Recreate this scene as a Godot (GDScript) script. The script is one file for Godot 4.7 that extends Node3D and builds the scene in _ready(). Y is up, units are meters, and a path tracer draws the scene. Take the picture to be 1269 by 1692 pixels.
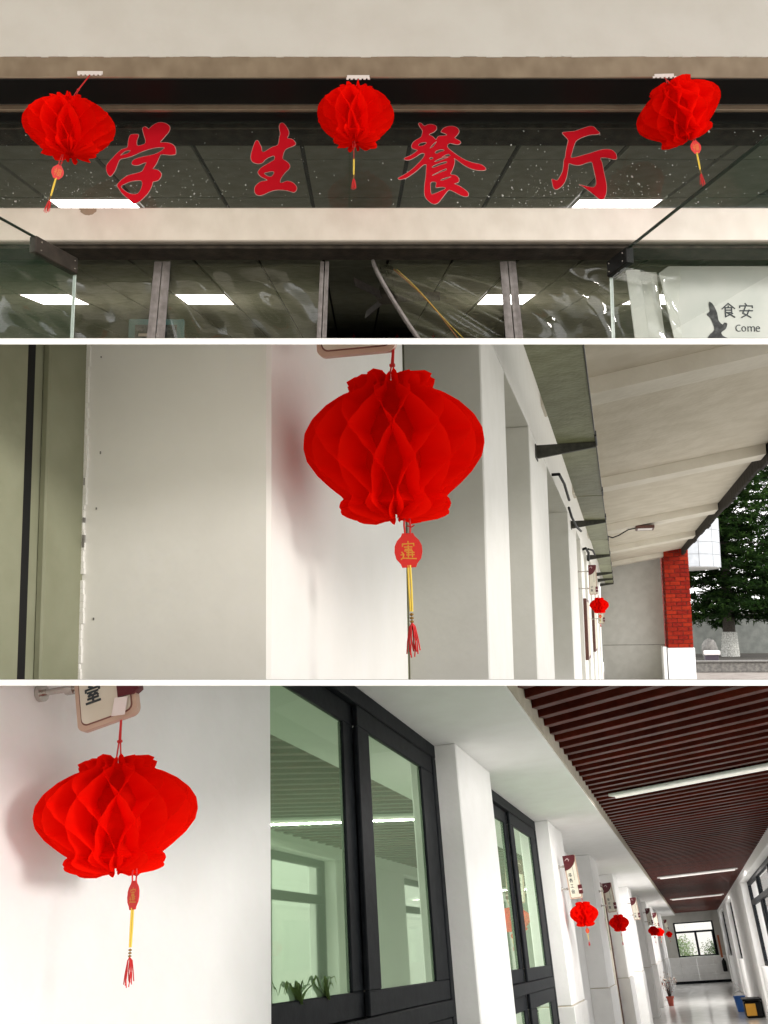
extends Node3D
# Three entrances and corridors of one building, hung with red paper lanterns: the dining hall door (upper storey),
# the covered walk with white piers (middle storey) and the glazed corridor (lower storey), one above another.

const EYE := Vector3(0, 1.6, 0)
const HALL := 0
const WALK := 1
const CORR := 2
const YARD := 4

var storey: Array[Transform3D] = []      # local axes of each storey: x along its wall, y up, z out of the wall
var cuts: Array = [[], [], []]           # the planes of the divider slabs that bound each storey
var taken := {}
var base := {}
var level := {}
var rng := RandomNumberGenerator.new()
var M := {}


class Shape:
	var v := PackedVector3Array()
	var n := PackedVector3Array()
	var u := PackedVector2Array()

	func tri(a: Vector3, b: Vector3, c: Vector3, na = null, nb = null, nc = null, ua := Vector2.ZERO, ub := Vector2.ZERO, uc := Vector2.ZERO) -> void:
		var g := (b - a).cross(c - a)
		if g.length_squared() < 1e-18:
			return
		g = g.normalized()
		if na == null:
			na = g
			nb = g
			nc = g
		if g.dot(na + nb + nc) > 0:
			v.append(a); v.append(c); v.append(b)
			n.append(na); n.append(nc); n.append(nb)
			u.append(ua); u.append(uc); u.append(ub)
		else:
			v.append(a); v.append(b); v.append(c)
			n.append(na); n.append(nb); n.append(nc)
			u.append(ua); u.append(ub); u.append(uc)

	func face(p: Array, out: Vector3) -> void:
		for i in range(1, p.size() - 1):
			tri(p[0], p[i], p[i + 1], out, out, out)

	func quad(a: Vector3, b: Vector3, c: Vector3, d: Vector3, out: Vector3) -> void:
		tri(a, b, c, out, out, out, Vector2(0, 0), Vector2(1, 0), Vector2(1, 1))
		tri(a, c, d, out, out, out, Vector2(0, 0), Vector2(1, 1), Vector2(0, 1))

	# a box between two corners, its edges chamfered by bev; xf turns it
	func box(lo: Vector3, hi: Vector3, bev := 0.0, xf := Transform3D.IDENTITY) -> void:
		var c := (lo + hi) / 2
		var h := ((hi - lo) / 2).abs()
		bev = minf(bev, minf(h.x, minf(h.y, h.z)) * 0.6)
		for ax in 3:
			var a1 := (ax + 1) % 3
			var a2 := (ax + 2) % 3
			for s in [-1.0, 1.0]:
				var o := Vector3.ZERO
				o[ax] = s
				var q := []
				for k in [[-1, -1], [1, -1], [1, 1], [-1, 1]]:
					var p := Vector3.ZERO
					p[ax] = s * h[ax]
					p[a1] = k[0] * (h[a1] - bev)
					p[a2] = k[1] * (h[a2] - bev)
					q.append(xf * (c + p))
				quad(q[0], q[1], q[2], q[3], (xf.basis * o).normalized())
		if bev <= 0:
			return
		for ax in 3:
			var a1 := (ax + 1) % 3
			var a2 := (ax + 2) % 3
			for s1 in [-1.0, 1.0]:
				for s2 in [-1.0, 1.0]:
					var q := []
					for k in [[-1, 0], [1, 0], [1, 1], [-1, 1]]:
						var p := Vector3.ZERO
						p[ax] = k[0] * (h[ax] - bev)
						p[a1] = s1 * (h[a1] - (bev if k[1] == 0 else 0.0))
						p[a2] = s2 * (h[a2] - (0.0 if k[1] == 0 else bev))
						q.append(xf * (c + p))
					var o := Vector3.ZERO
					o[a1] = s1
					o[a2] = s2
					quad(q[0], q[1], q[2], q[3], (xf.basis * o).normalized())
		for sx in [-1.0, 1.0]:
			for sy in [-1.0, 1.0]:
				for sz in [-1.0, 1.0]:
					var s := Vector3(sx, sy, sz)
					var q := []
					for k in 3:
						var p := h - Vector3(bev, bev, bev)
						p[k] = h[k]
						q.append(xf * (c + p * s))
					var o := (xf.basis * s).normalized()
					tri(q[0], q[1], q[2], o, o, o)

	# a bar of rectangular section from a to b
	func bar(a: Vector3, b: Vector3, w: float, d: float, wide := Vector3.UP, bev := 0.0) -> void:
		var z := (b - a).normalized()
		var x := wide.cross(z).normalized()
		var y := z.cross(x)
		var l := a.distance_to(b)
		box(Vector3(-w / 2, -d / 2, 0), Vector3(w / 2, d / 2, l), bev, Transform3D(Basis(x, y, z), a))

	func tube(pts: Array, r, seg := 8, capped := true) -> void:
		var rings := []
		var outs := []
		for i in pts.size():
			var d: Vector3 = (pts[mini(i + 1, pts.size() - 1)] - pts[maxi(i - 1, 0)]).normalized()
			var x := d.cross(Vector3.UP if absf(d.y) < 0.9 else Vector3.RIGHT).normalized()
			var y := d.cross(x)
			var rr: float = r[i] if r is Array else r
			var ring := []
			var out := []
			for k in seg:
				var o := x * cos(TAU * k / seg) + y * sin(TAU * k / seg)
				ring.append(pts[i] + o * rr)
				out.append(o)
			rings.append(ring)
			outs.append(out)
		for i in pts.size() - 1:
			for k in seg:
				var m := (k + 1) % seg
				tri(rings[i][k], rings[i + 1][k], rings[i + 1][m], outs[i][k], outs[i + 1][k], outs[i + 1][m])
				tri(rings[i][k], rings[i + 1][m], rings[i][m], outs[i][k], outs[i + 1][m], outs[i][m])
		if capped:
			for e in [0, pts.size() - 1]:
				var o: Vector3 = (pts[e] - pts[1 if e == 0 else e - 1]).normalized()
				face(rings[e], o)

	# a turned shape about the y axis through c; profile holds (radius, height)
	func lathe(c: Vector3, profile: Array, seg := 20) -> void:
		for i in profile.size() - 1:
			var p: Vector2 = profile[i]
			var q: Vector2 = profile[i + 1]
			var t := (q - p).normalized()
			var o := Vector2(t.y, -t.x)
			if q.y < p.y:
				o = -o
			if absf(q.y - p.y) < 1e-6:
				o = Vector2(0, 1 if p.y > 0 else -1)
			for k in seg:
				var a := TAU * k / seg
				var b := TAU * (k + 1) / seg
				var ca := Vector3(cos(a), 0, sin(a))
				var cb := Vector3(cos(b), 0, sin(b))
				var na := (ca * o.x + Vector3.UP * o.y).normalized()
				var nb := (cb * o.x + Vector3.UP * o.y).normalized()
				var y0 := Vector3.UP * p.y
				var y1 := Vector3.UP * q.y
				tri(c + ca * p.x + y0, c + cb * p.x + y0, c + cb * q.x + y1, na, nb, nb)
				tri(c + ca * p.x + y0, c + cb * q.x + y1, c + ca * q.x + y1, na, nb, na)

	# a plate: the flat outline in the xy plane of xf, thick along its z
	func plate(outline: PackedVector2Array, thick: float, xf := Transform3D.IDENTITY, holes: Array = []) -> void:
		var out := (xf.basis * Vector3.BACK).normalized()
		for piece in Shape.solid(outline, holes):
			var ids := Geometry2D.triangulate_polygon(piece)
			for i in range(0, ids.size(), 3):
				var p := []
				for k in 3:
					var w: Vector2 = piece[ids[i + k]]
					p.append(Vector3(w.x, w.y, 0))
				tri(xf * (p[0] + Vector3.BACK * thick), xf * (p[1] + Vector3.BACK * thick), xf * (p[2] + Vector3.BACK * thick), out, out, out)
				tri(xf * p[0], xf * p[1], xf * p[2], -out, -out, -out)
		for r in [outline] + holes:
			var turn := 1.0 if Geometry2D.is_polygon_clockwise(r) else -1.0
			if r != outline:
				turn = -turn
			for i in r.size():
				var a: Vector2 = r[i]
				var b: Vector2 = r[(i + 1) % r.size()]
				var e := (b - a).orthogonal() * -turn
				var o := (xf.basis * Vector3(e.x, e.y, 0)).normalized()
				quad(xf * Vector3(a.x, a.y, 0), xf * Vector3(b.x, b.y, 0), xf * Vector3(b.x, b.y, thick), xf * Vector3(a.x, a.y, thick), o)

	# an outline less its holes, as simple polygons: slit upright through the middle of every hole
	static func solid(outline: PackedVector2Array, holes: Array) -> Array:
		if holes.is_empty():
			return [outline]
		var xs := [-1e3]
		for h in holes:
			var m := 0.0
			for p in h:
				m += p.x
			xs.append(m / h.size())
		xs.append(1e3)
		xs.sort()
		var out := []
		for i in xs.size() - 1:
			var strip := PackedVector2Array([Vector2(xs[i], -1e3), Vector2(xs[i + 1], -1e3), Vector2(xs[i + 1], 1e3), Vector2(xs[i], 1e3)])
			var have: Array = Geometry2D.intersect_polygons(outline, strip)
			for h in holes:
				var next := []
				for p in have:
					next.append_array(Geometry2D.clip_polygons(p, h))
				have = next
			out.append_array(have)
		return out

	# a brush or pen line of constant width, flat in the xy plane of xf
	func stroke(pts: PackedVector2Array, w: float, thick: float, xf: Transform3D) -> void:
		for i in pts.size() - 1:
			var a := pts[i]
			var b := pts[i + 1]
			var d := (b - a).normalized() * w * 0.35
			var s := d.orthogonal().normalized() * w / 2
			plate(PackedVector2Array([a - d - s, b + d - s, b + d + s, a - d + s]), thick + 0.0001 * (i % 3), xf)

	func turned(xf: Transform3D) -> Shape:
		for i in v.size():
			v[i] = xf * v[i]
			n[i] = (xf.basis * n[i]).normalized()
		return self

	# keep what lies on the side of a plane through the origin that its normal points to
	func cut(p: Vector3) -> void:
		var any := false
		for w in v:
			if p.dot(w) < 0:
				any = true
				break
		if not any:
			return
		var v2 := PackedVector3Array()
		var n2 := PackedVector3Array()
		var u2 := PackedVector2Array()
		for i in range(0, v.size(), 3):
			var kv := []
			for k in 3:
				var a := i + k
				var b := i + (k + 1) % 3
				var da := p.dot(v[a])
				var db := p.dot(v[b])
				if da >= 0:
					kv.append([v[a], n[a], u[a]])
				if (da >= 0) != (db >= 0):
					var t := da / (da - db)
					kv.append([v[a].lerp(v[b], t), n[a].lerp(n[b], t), u[a].lerp(u[b], t)])
			for k in range(1, kv.size() - 1):
				for q in [kv[0], kv[k], kv[k + 1]]:
					v2.append(q[0]); n2.append(q[1]); u2.append(q[2])
		v = v2
		n = n2
		u = u2

	func mesh(m: Material, shift := Vector3.ZERO) -> ArrayMesh:
		var a := []
		a.resize(Mesh.ARRAY_MAX)
		var w := PackedVector3Array()
		w.resize(v.size())
		for i in v.size():
			w[i] = v[i] - shift
		a[Mesh.ARRAY_VERTEX] = w
		a[Mesh.ARRAY_NORMAL] = n
		a[Mesh.ARRAY_TEX_UV] = u
		var r := ArrayMesh.new()
		r.add_surface_from_arrays(Mesh.PRIMITIVE_TRIANGLES, a)
		r.surface_set_material(0, m)
		return r


# ------------------------------------------------------------------ naming and placing
func numbered(called: String) -> String:
	var k: int = taken.get(called, -1) + 1
	taken[called] = k
	return called if k == 0 else "%s_%03d" % [called, k]


func tag(o: Node, label: String, category: String, group := "", kind := "") -> void:
	o.set_meta("label", label)
	o.set_meta("category", category)
	if group:
		o.set_meta("group", group)
	if kind:
		o.set_meta("kind", kind)


# a thing of several parts: a Node3D at its base, in the axes of its storey
func thing(called: String, label: String, category: String, st: int, at := Vector3.ZERO, group := "", kind := "", turn := Basis.IDENTITY) -> Node3D:
	var o := Node3D.new()
	o.name = numbered(called)
	add_child(o)
	o.transform = storey[st] * Transform3D(turn, at)
	tag(o, label, category, group, kind)
	base[o] = at
	level[o] = st
	return o


# a part, given in storey coordinates (own = false) or in the axes of its thing (own = true)
func part(called: String, s: Shape, m: Material, to: Node3D, own := false) -> MeshInstance3D:
	var root: Node3D = to
	while not base.has(root):
		root = root.get_parent()
	var shift := Vector3.ZERO
	if not own:
		for c in cuts[level[root]]:
			s.cut(c)
		shift = base[root]
	if s.v.is_empty():
		return null
	var o := MeshInstance3D.new()
	o.name = called
	o.mesh = s.mesh(m, shift)
	to.add_child(o, true)
	return o


# a thing that is one mesh, given in storey coordinates
func solo(called: String, s: Shape, m: Material, label: String, category: String, st: int, group := "", kind := "") -> MeshInstance3D:
	for c in cuts[st]:
		s.cut(c)
	var lo := Vector3.INF
	var hi := -Vector3.INF
	for p in s.v:
		lo = lo.min(p)
		hi = hi.max(p)
	var at := Vector3((lo.x + hi.x) / 2, lo.y, (lo.z + hi.z) / 2)
	var o := MeshInstance3D.new()
	o.name = numbered(called)
	o.mesh = s.mesh(m, at)
	add_child(o)
	o.transform = storey[st] * Transform3D(Basis.IDENTITY, at)
	tag(o, label, category, group, kind)
	base[o] = at
	level[o] = st
	return o


func copy(o: Node3D, label: String, group := "") -> Node3D:
	var c: Node3D = o.duplicate()
	c.name = numbered(str(o.name).rstrip("0123456789").rstrip("_"))
	add_child(c)
	c.set_meta("label", label)
	if group:
		c.set_meta("group", group)
	return c


# ------------------------------------------------------------------ materials
func lin(r: float, g: float, b: float, a := 1.0) -> Color:
	var c := Color(r, g, b).linear_to_srgb()
	c.a = a
	return c


func noise_image(w: int, freq: float, oct: int, sd: int, lo: Color, hi: Color, power := 1.0, stretch := 1.0) -> Image:
	var f := FastNoiseLite.new()
	f.seed = sd
	f.frequency = freq
	f.fractal_octaves = oct
	var g := f.get_seamless_image(w, w, false, false, 0.15)
	if stretch != 1.0:
		g.resize(w, maxi(1, int(w / stretch)), Image.INTERPOLATE_BILINEAR)
	var im := Image.create(g.get_width(), g.get_height(), false, Image.FORMAT_RGB8)
	for y in g.get_height():
		for x in g.get_width():
			var t := clampf((g.get_pixel(x, y).r - 0.2) / 0.6, 0, 1)
			im.set_pixel(x, y, lo.lerp(hi, pow(t, power)))
	return im


func tex(im: Image) -> ImageTexture:
	im.generate_mipmaps()
	return ImageTexture.create_from_image(im)


func plain(r: float, g: float, b: float, rough := 0.7, metal := 0.0) -> StandardMaterial3D:
	var m := StandardMaterial3D.new()
	m.albedo_color = lin(r, g, b)
	m.roughness = rough
	m.metallic = metal
	return m


# a surface whose colour wanders between two tones, with a fine relief
func mottled(lo: Color, hi: Color, size: float, sd: int, rough := 0.8, metal := 0.0, relief := 0.0, stretch := 1.0, freq := 0.02) -> StandardMaterial3D:
	var m := StandardMaterial3D.new()
	m.albedo_texture = tex(noise_image(256, freq, 5, sd, lo, hi, 1.0, stretch))
	m.uv1_triplanar = true
	m.uv1_scale = Vector3.ONE / size
	m.roughness = rough
	m.metallic = metal
	if relief > 0:
		var f := noise_image(256, 0.09, 4, sd + 50, Color.BLACK, Color.WHITE)
		f.bump_map_to_normal_map(2.0)
		m.normal_enabled = true
		m.normal_texture = tex(f)
		m.normal_scale = relief
	return m


func glass(r: float, g: float, b: float, a: float, metal := 0.0, rough := 0.02) -> StandardMaterial3D:
	var m := plain(r, g, b, rough, metal)
	m.albedo_color.a = a
	m.transparency = BaseMaterial3D.TRANSPARENCY_ALPHA
	return m


func make_materials() -> void:
	M.plaster = mottled(lin(.76, .745, .70), lin(.79, .775, .733), 1.1, 3, 0.85, 0, 0.035, 1.0, 0.02)
	M.cream = mottled(lin(.715, .685, .645), lin(.76, .735, .70), 1.4, 4, 0.8, 0, 0.06)
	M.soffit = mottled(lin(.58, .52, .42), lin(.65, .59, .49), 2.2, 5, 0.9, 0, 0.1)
	M.corridor = mottled(lin(.855, .85, .835), lin(.885, .88, .87), 1.1, 6, 0.75, 0, 0.05)
	M.olive = mottled(lin(.215, .22, .14), lin(.25, .255, .17), .8, 7, 0.75, 0, 0.08)  # dark olive; on the recess wall it also stands for shade
	M.steel = mottled(lin(.68, .62, .55), lin(.75, .69, .62), .55, 8, 0.40, 0.4, 0.02, 6.0)
	M.bronze = mottled(lin(.30, .23, .165), lin(.40, .315, .23), .6, 9, 0.38, 0.5, 0.02, 6.0)
	M.dark_metal = mottled(lin(.035, .03, .026), lin(.065, .055, .045), .4, 10, 0.45, 0.3, 0.1)
	M.dark_metal.metallic_specular = 0.2
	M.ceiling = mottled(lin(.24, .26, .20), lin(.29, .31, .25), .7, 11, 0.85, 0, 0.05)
	M.seam = plain(.02, .02, .018, 0.8)
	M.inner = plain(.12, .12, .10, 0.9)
	M.lamp = plain(.9, .9, .9, 0.6)
	M.lamp.emission_enabled = true
	M.lamp.emission = Color(1, 0.99, 0.96)
	M.lamp.emission_energy_multiplier = 2.4
	M.tissue = plain(.94, .010, .003, 0.75)
	M.tissue.metallic_specular = 0.0
	M.tissue.backlight_enabled = true
	M.tissue.backlight = lin(1.0, .007, .002)
	M.tissue.cull_mode = BaseMaterial3D.CULL_DISABLED
	M.red_cord = plain(.62, .02, .02, 0.7)
	M.tag_red = plain(.62, .012, .008, 0.55)
	M.gold = plain(.62, .25, .02, 0.55)
	M.yellow = plain(.80, .58, .07, 0.6)
	M.bead = plain(.30, .16, .03, 0.35, 0.3)
	M.vinyl = plain(.62, .006, .018, 0.6)
	M.vinyl.metallic_specular = 0.2
	M.vinyl_edge = plain(.70, .50, .46, 0.5)
	M.tape = plain(.86, .80, .78, 0.5)
	M.clear = glass(.30, .36, .30, .04)
	M.clear.metallic_specular = 0.42
	M.leaf_glass = glass(.06, .16, .09, .05)
	M.leaf_glass.metallic_specular = 0.14
	M.film = glass(.58, .60, .38, .075, 0, 0.05)
	M.strip = mottled(lin(.19, .17, .165), lin(.27, .245, .24), .2, 12, 0.55, 0, 0.2)
	M.black = plain(.012, .012, .012, 0.5)
	M.black.metallic_specular = 0.25
	M.poster = mottled(lin(.56, .60, .55), lin(.64, .67, .62), 1.0, 13, 0.5)
	M.ink = mottled(lin(.012, .014, .014), lin(.07, .075, .075), .12, 14, 0.6)
	M.teal = plain(.05, .14, .14, 0.5)
	M.awning = mottled(lin(.17, .18, .085), lin(.23, .24, .135), .9, 15, 0.5, 0, 0.25)
	M.iron = mottled(lin(.035, .035, .028), lin(.06, .058, .045), .3, 16, 0.55, 0.2, 0.2)
	M.beam = mottled(lin(.68, .63, .54), lin(.74, .69, .60), 2.2, 49, 0.9, 0, 0.08)  # lighter copy of the soffit tone, standing for the lit beam faces
	M.specks = plain(.48, .50, .47, 0.7)
	M.added_tube_glow = plain(.85, .83, .80, 0.5)  # added glow for the corridor tubes
	M.added_tube_glow.emission_enabled = true
	M.added_tube_glow.emission = Color(1.0, 0.96, 0.93)
	M.added_tube_glow.emission_energy_multiplier = 0.12
	M.fascia = mottled(lin(.035, .032, .03), lin(.06, .055, .05), .8, 17, 0.7, 0, 0.3)
	M.fascia.metallic_specular = 0.1
	M.mortar = plain(.13, .05, .04, 0.95)
	M.bricks = []
	for k in 4:
		M.bricks.append(mottled(lin(.17 + .035 * k, .010 + .004 * k, .006 + .001 * k), lin(.25 + .035 * k, .018 + .003 * k, .011), .5, 20 + k, 0.8, 0, 0.4))
	M.maroon = plain(.10, .008, .014, 0.4)
	M.sign_face = mottled(lin(.70, .66, .54), lin(.76, .72, .61), .5, 25, 0.45)
	M.sign_edge = plain(.60, .43, .33, 0.45)
	M.sign_line = plain(.20, .08, .06, 0.5)
	M.text = plain(.03, .04, .045, 0.6)
	M.pale = plain(.62, .45, .45, 0.5)
	M.chrome = plain(.55, .52, .48, 0.25, 0.9)
	M.frame = mottled(lin(.010, .0115, .014), lin(.016, .018, .021), .4, 26, 0.5, 0.0, 0.05)
	M.frame.metallic_specular = 0.16
	M.window = glass(.46, .68, .42, .60, 0.60)
	M.pane = glass(.7, .8, .75, .04)
	M.slats = []
	for k in 4:
		M.slats.append(mottled(lin(.050 + .012 * k, .0095 + .002 * k, .0065), lin(.090 + .014 * k, .018, .012), .5, 30 + k, 0.30, 0, 0.15, 8.0))
	M.deck = plain(.012, .007, .006, 0.9)
	M.beige = mottled(lin(.50, .45, .36), lin(.58, .53, .44), .8, 36, 0.85)
	M.grey_wall = mottled(lin(.53, .52, .48), lin(.58, .57, .53), 1.8, 37, 0.85, 0, 0.08)
	M.floor = mottled(lin(.68, .68, .66), lin(.75, .75, .73), 2.0, 38, 0.16)
	M.floor.metallic_specular = 0.7
	M.tile = mottled(lin(.78, .775, .76), lin(.83, .825, .81), 1.0, 39, 0.35)
	M.ground = mottled(lin(.22, .19, .165), lin(.30, .27, .235), 3.0, 40, 0.9, 0, 0.4)
	M.yard = mottled(lin(.17, .18, .165), lin(.22, .23, .21), 1.8, 51, 0.9, 0, 0.2)  # grey tone includes the shade on the white yard wall
	M.plant = plain(.17, .28, .07, 0.5)
	M.stone = mottled(lin(.13, .125, .115), lin(.22, .21, .19), .8, 41, 0.9, 0, 0.6)
	M.soil = mottled(lin(.03, .026, .02), lin(.07, .06, .045), .6, 42, 1.0, 0, 0.8)
	M.bark = mottled(lin(.025, .02, .016), lin(.06, .05, .04), .3, 43, 0.95, 0, 0.8)
	M.lime = mottled(lin(.22, .22, .20), lin(.62, .62, .58), .35, 44, 0.95, 0, 0.6)
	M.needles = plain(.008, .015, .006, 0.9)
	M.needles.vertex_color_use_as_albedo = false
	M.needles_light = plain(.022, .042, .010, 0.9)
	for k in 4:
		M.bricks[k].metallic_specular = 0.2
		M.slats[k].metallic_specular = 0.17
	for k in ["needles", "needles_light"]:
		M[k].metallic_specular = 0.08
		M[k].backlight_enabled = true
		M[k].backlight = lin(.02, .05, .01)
	M.leaf = plain(.085, .15, .035, 0.5)
	M.leaf_pale = plain(.50, .42, .34, 0.6)
	M.leaf_red = plain(.30, .07, .045, 0.6)
	M.hem = plain(.34, .13, .03, 0.3)
	M.glass_edge = plain(.015, .03, .022, 0.3)
	M.glass_rim = plain(.55, .66, .60, 0.3)
	M.terracotta = plain(.36, .065, .04, 0.7)
	M.blue = plain(.03, .14, .50, 0.45)
	M.amber = plain(.62, .30, .02, 0.45)
	M.rust = plain(.45, .13, .05, 0.6)
	M.brown = mottled(lin(.085, .032, .022), lin(.13, .05, .036), .4, 45, 0.5)
	M.white = mottled(lin(.80, .80, .79), lin(.87, .87, .86), 1.2, 46, 0.7)
	M.drum = mottled(lin(.36, .38, .40), lin(.43, .45, .47), 1.5, 47, 0.5)
	M.pave = mottled(lin(.44, .42, .39), lin(.52, .50, .46), 1.5, 48, 0.85)


# the axes of a storey as seen from the eye: along its wall, up, out of the wall
func axes(along: Vector3, up: Vector3) -> Basis:
	var a := along.normalized()
	var b := (up - a * up.dot(a)).normalized()
	return Basis(a, b, a.cross(b))


func _ready() -> void:
	rng.seed = 20240
	# ---- the eye
	var walk := axes(Vector3(388, -186, -1500), Vector3(-187, 11706, -1500))
	var corr := axes(Vector3(516, -714, -1500), Vector3(-200, 3006, -1500))
	var up := walk.y
	var hall := axes(Vector3.RIGHT, up)
	var level_x := (Vector3.RIGHT - up * up.x).normalized()
	var eye_basis := Basis(level_x, up, level_x.cross(up)).transposed()
	for b in [hall, walk, corr, Basis.IDENTITY]:
		storey.append(Transform3D(eye_basis * b, EYE))
	var over := Vector3(0, 1, 0.188)
	var under := Vector3(0, 1, -0.188)
	storey.append(Transform3D.IDENTITY)
	cuts = [[hall.transposed() * over], [walk.transposed() * -over, walk.transposed() * under], [corr.transposed() * -under], [], []]
	var cam := Camera3D.new()
	cam.name = "camera"
	cam.fov = rad_to_deg(2 * atan(846.0 / 1500.0))
	cam.near = 0.05
	cam.far = 400
	add_child(cam)
	cam.transform = Transform3D(eye_basis, EYE)
	cam.current = true
	# ---- the overcast sky, the soft sun, the exposure
	var sky := ProceduralSkyMaterial.new()
	sky.sky_top_color = Color(0.91, 0.91, 0.92)
	sky.sky_horizon_color = Color(0.98, 0.97, 0.955)
	sky.sky_curve = 0.2
	sky.ground_bottom_color = Color(0.50, 0.49, 0.47)
	sky.ground_horizon_color = Color(0.80, 0.80, 0.78)
	sky.ground_curve = 0.15
	sky.sun_angle_max = 1.0
	sky.energy_multiplier = 1.0
	var env := Environment.new()
	env.background_mode = Environment.BG_SKY
	env.sky = Sky.new()
	env.sky.sky_material = sky
	env.tonemap_mode = Environment.TONE_MAPPER_LINEAR
	env.tonemap_exposure = 3.6
	env.ssao_enabled = true
	env.ssil_enabled = true
	env.sdfgi_enabled = true
	var we := WorldEnvironment.new()
	we.environment = env
	add_child(we)
	var sun := DirectionalLight3D.new()
	sun.name = "sun"
	sun.light_color = Color(1.0, 0.98, 0.96)
	sun.light_energy = 0.16
	sun.light_angular_distance = 11
	sun.shadow_enabled = true
	add_child(sun)
	var towards := (eye_basis * Vector3(0.75, 0.36, 0.56)).normalized()
	sun.transform = Transform3D(Basis.looking_at(-towards, Vector3.UP), Vector3(0, 30, 0))

	make_materials()
	build_slabs()
	build_hall_front()
	build_hall_room()
	build_walk()
	build_corridor()
	build_letters()
	build_lanterns()


func build_slabs() -> void:
	for k in [1.0, -1.0]:  # added white dividers along the cuts; they also block light between storeys
		var s := Shape.new()
		var nrm := Vector3(0, 1, k * 0.188).normalized()
		var far := 14.6 if k > 0 else 10.0
		var p := []
		for d in [1.1, far]:
			for side in [-1.0, 1.0]:
				var half: float = (0.5 * d + 0.3) if k > 0 else (0.45 * d + 0.12)
				p.append(Vector3(side * half, k * 0.188 * d, -d))
		var h := nrm * 0.0036
		s.quad(p[0] + h, p[1] + h, p[3] + h, p[2] + h, nrm)
		s.quad(p[0] - h, p[1] - h, p[3] - h, p[2] - h, -nrm)
		s.quad(p[0] - h, p[1] - h, p[1] + h, p[0] + h, Vector3.BACK)
		s.quad(p[2] - h, p[3] - h, p[3] + h, p[2] + h, Vector3.FORWARD)
		s.quad(p[0] - h, p[2] - h, p[2] + h, p[0] + h, Vector3.LEFT)
		s.quad(p[1] - h, p[3] - h, p[3] + h, p[1] + h, Vector3.RIGHT)
		var o := solo("added_divider_slab", s, M.white, "thin white divider slab added between the hall entrance and the covered walk" if k > 0 else "thin white divider slab added between the covered walk and the glazed corridor", "floor", 3, "", "structure")
		s = Shape.new()
		for q in [0, 1]:
			p[q] = p[q].lerp(p[q + 2], 0.004)
		h *= 1.15
		s.quad(p[0] + h, p[1] + h, p[3] + h, p[2] + h, nrm)
		part("added_dark_sheet", s, M.ground if k > 0 else M.stone, o)  # added dark sheet cutting the light bounced off the slab


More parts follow.
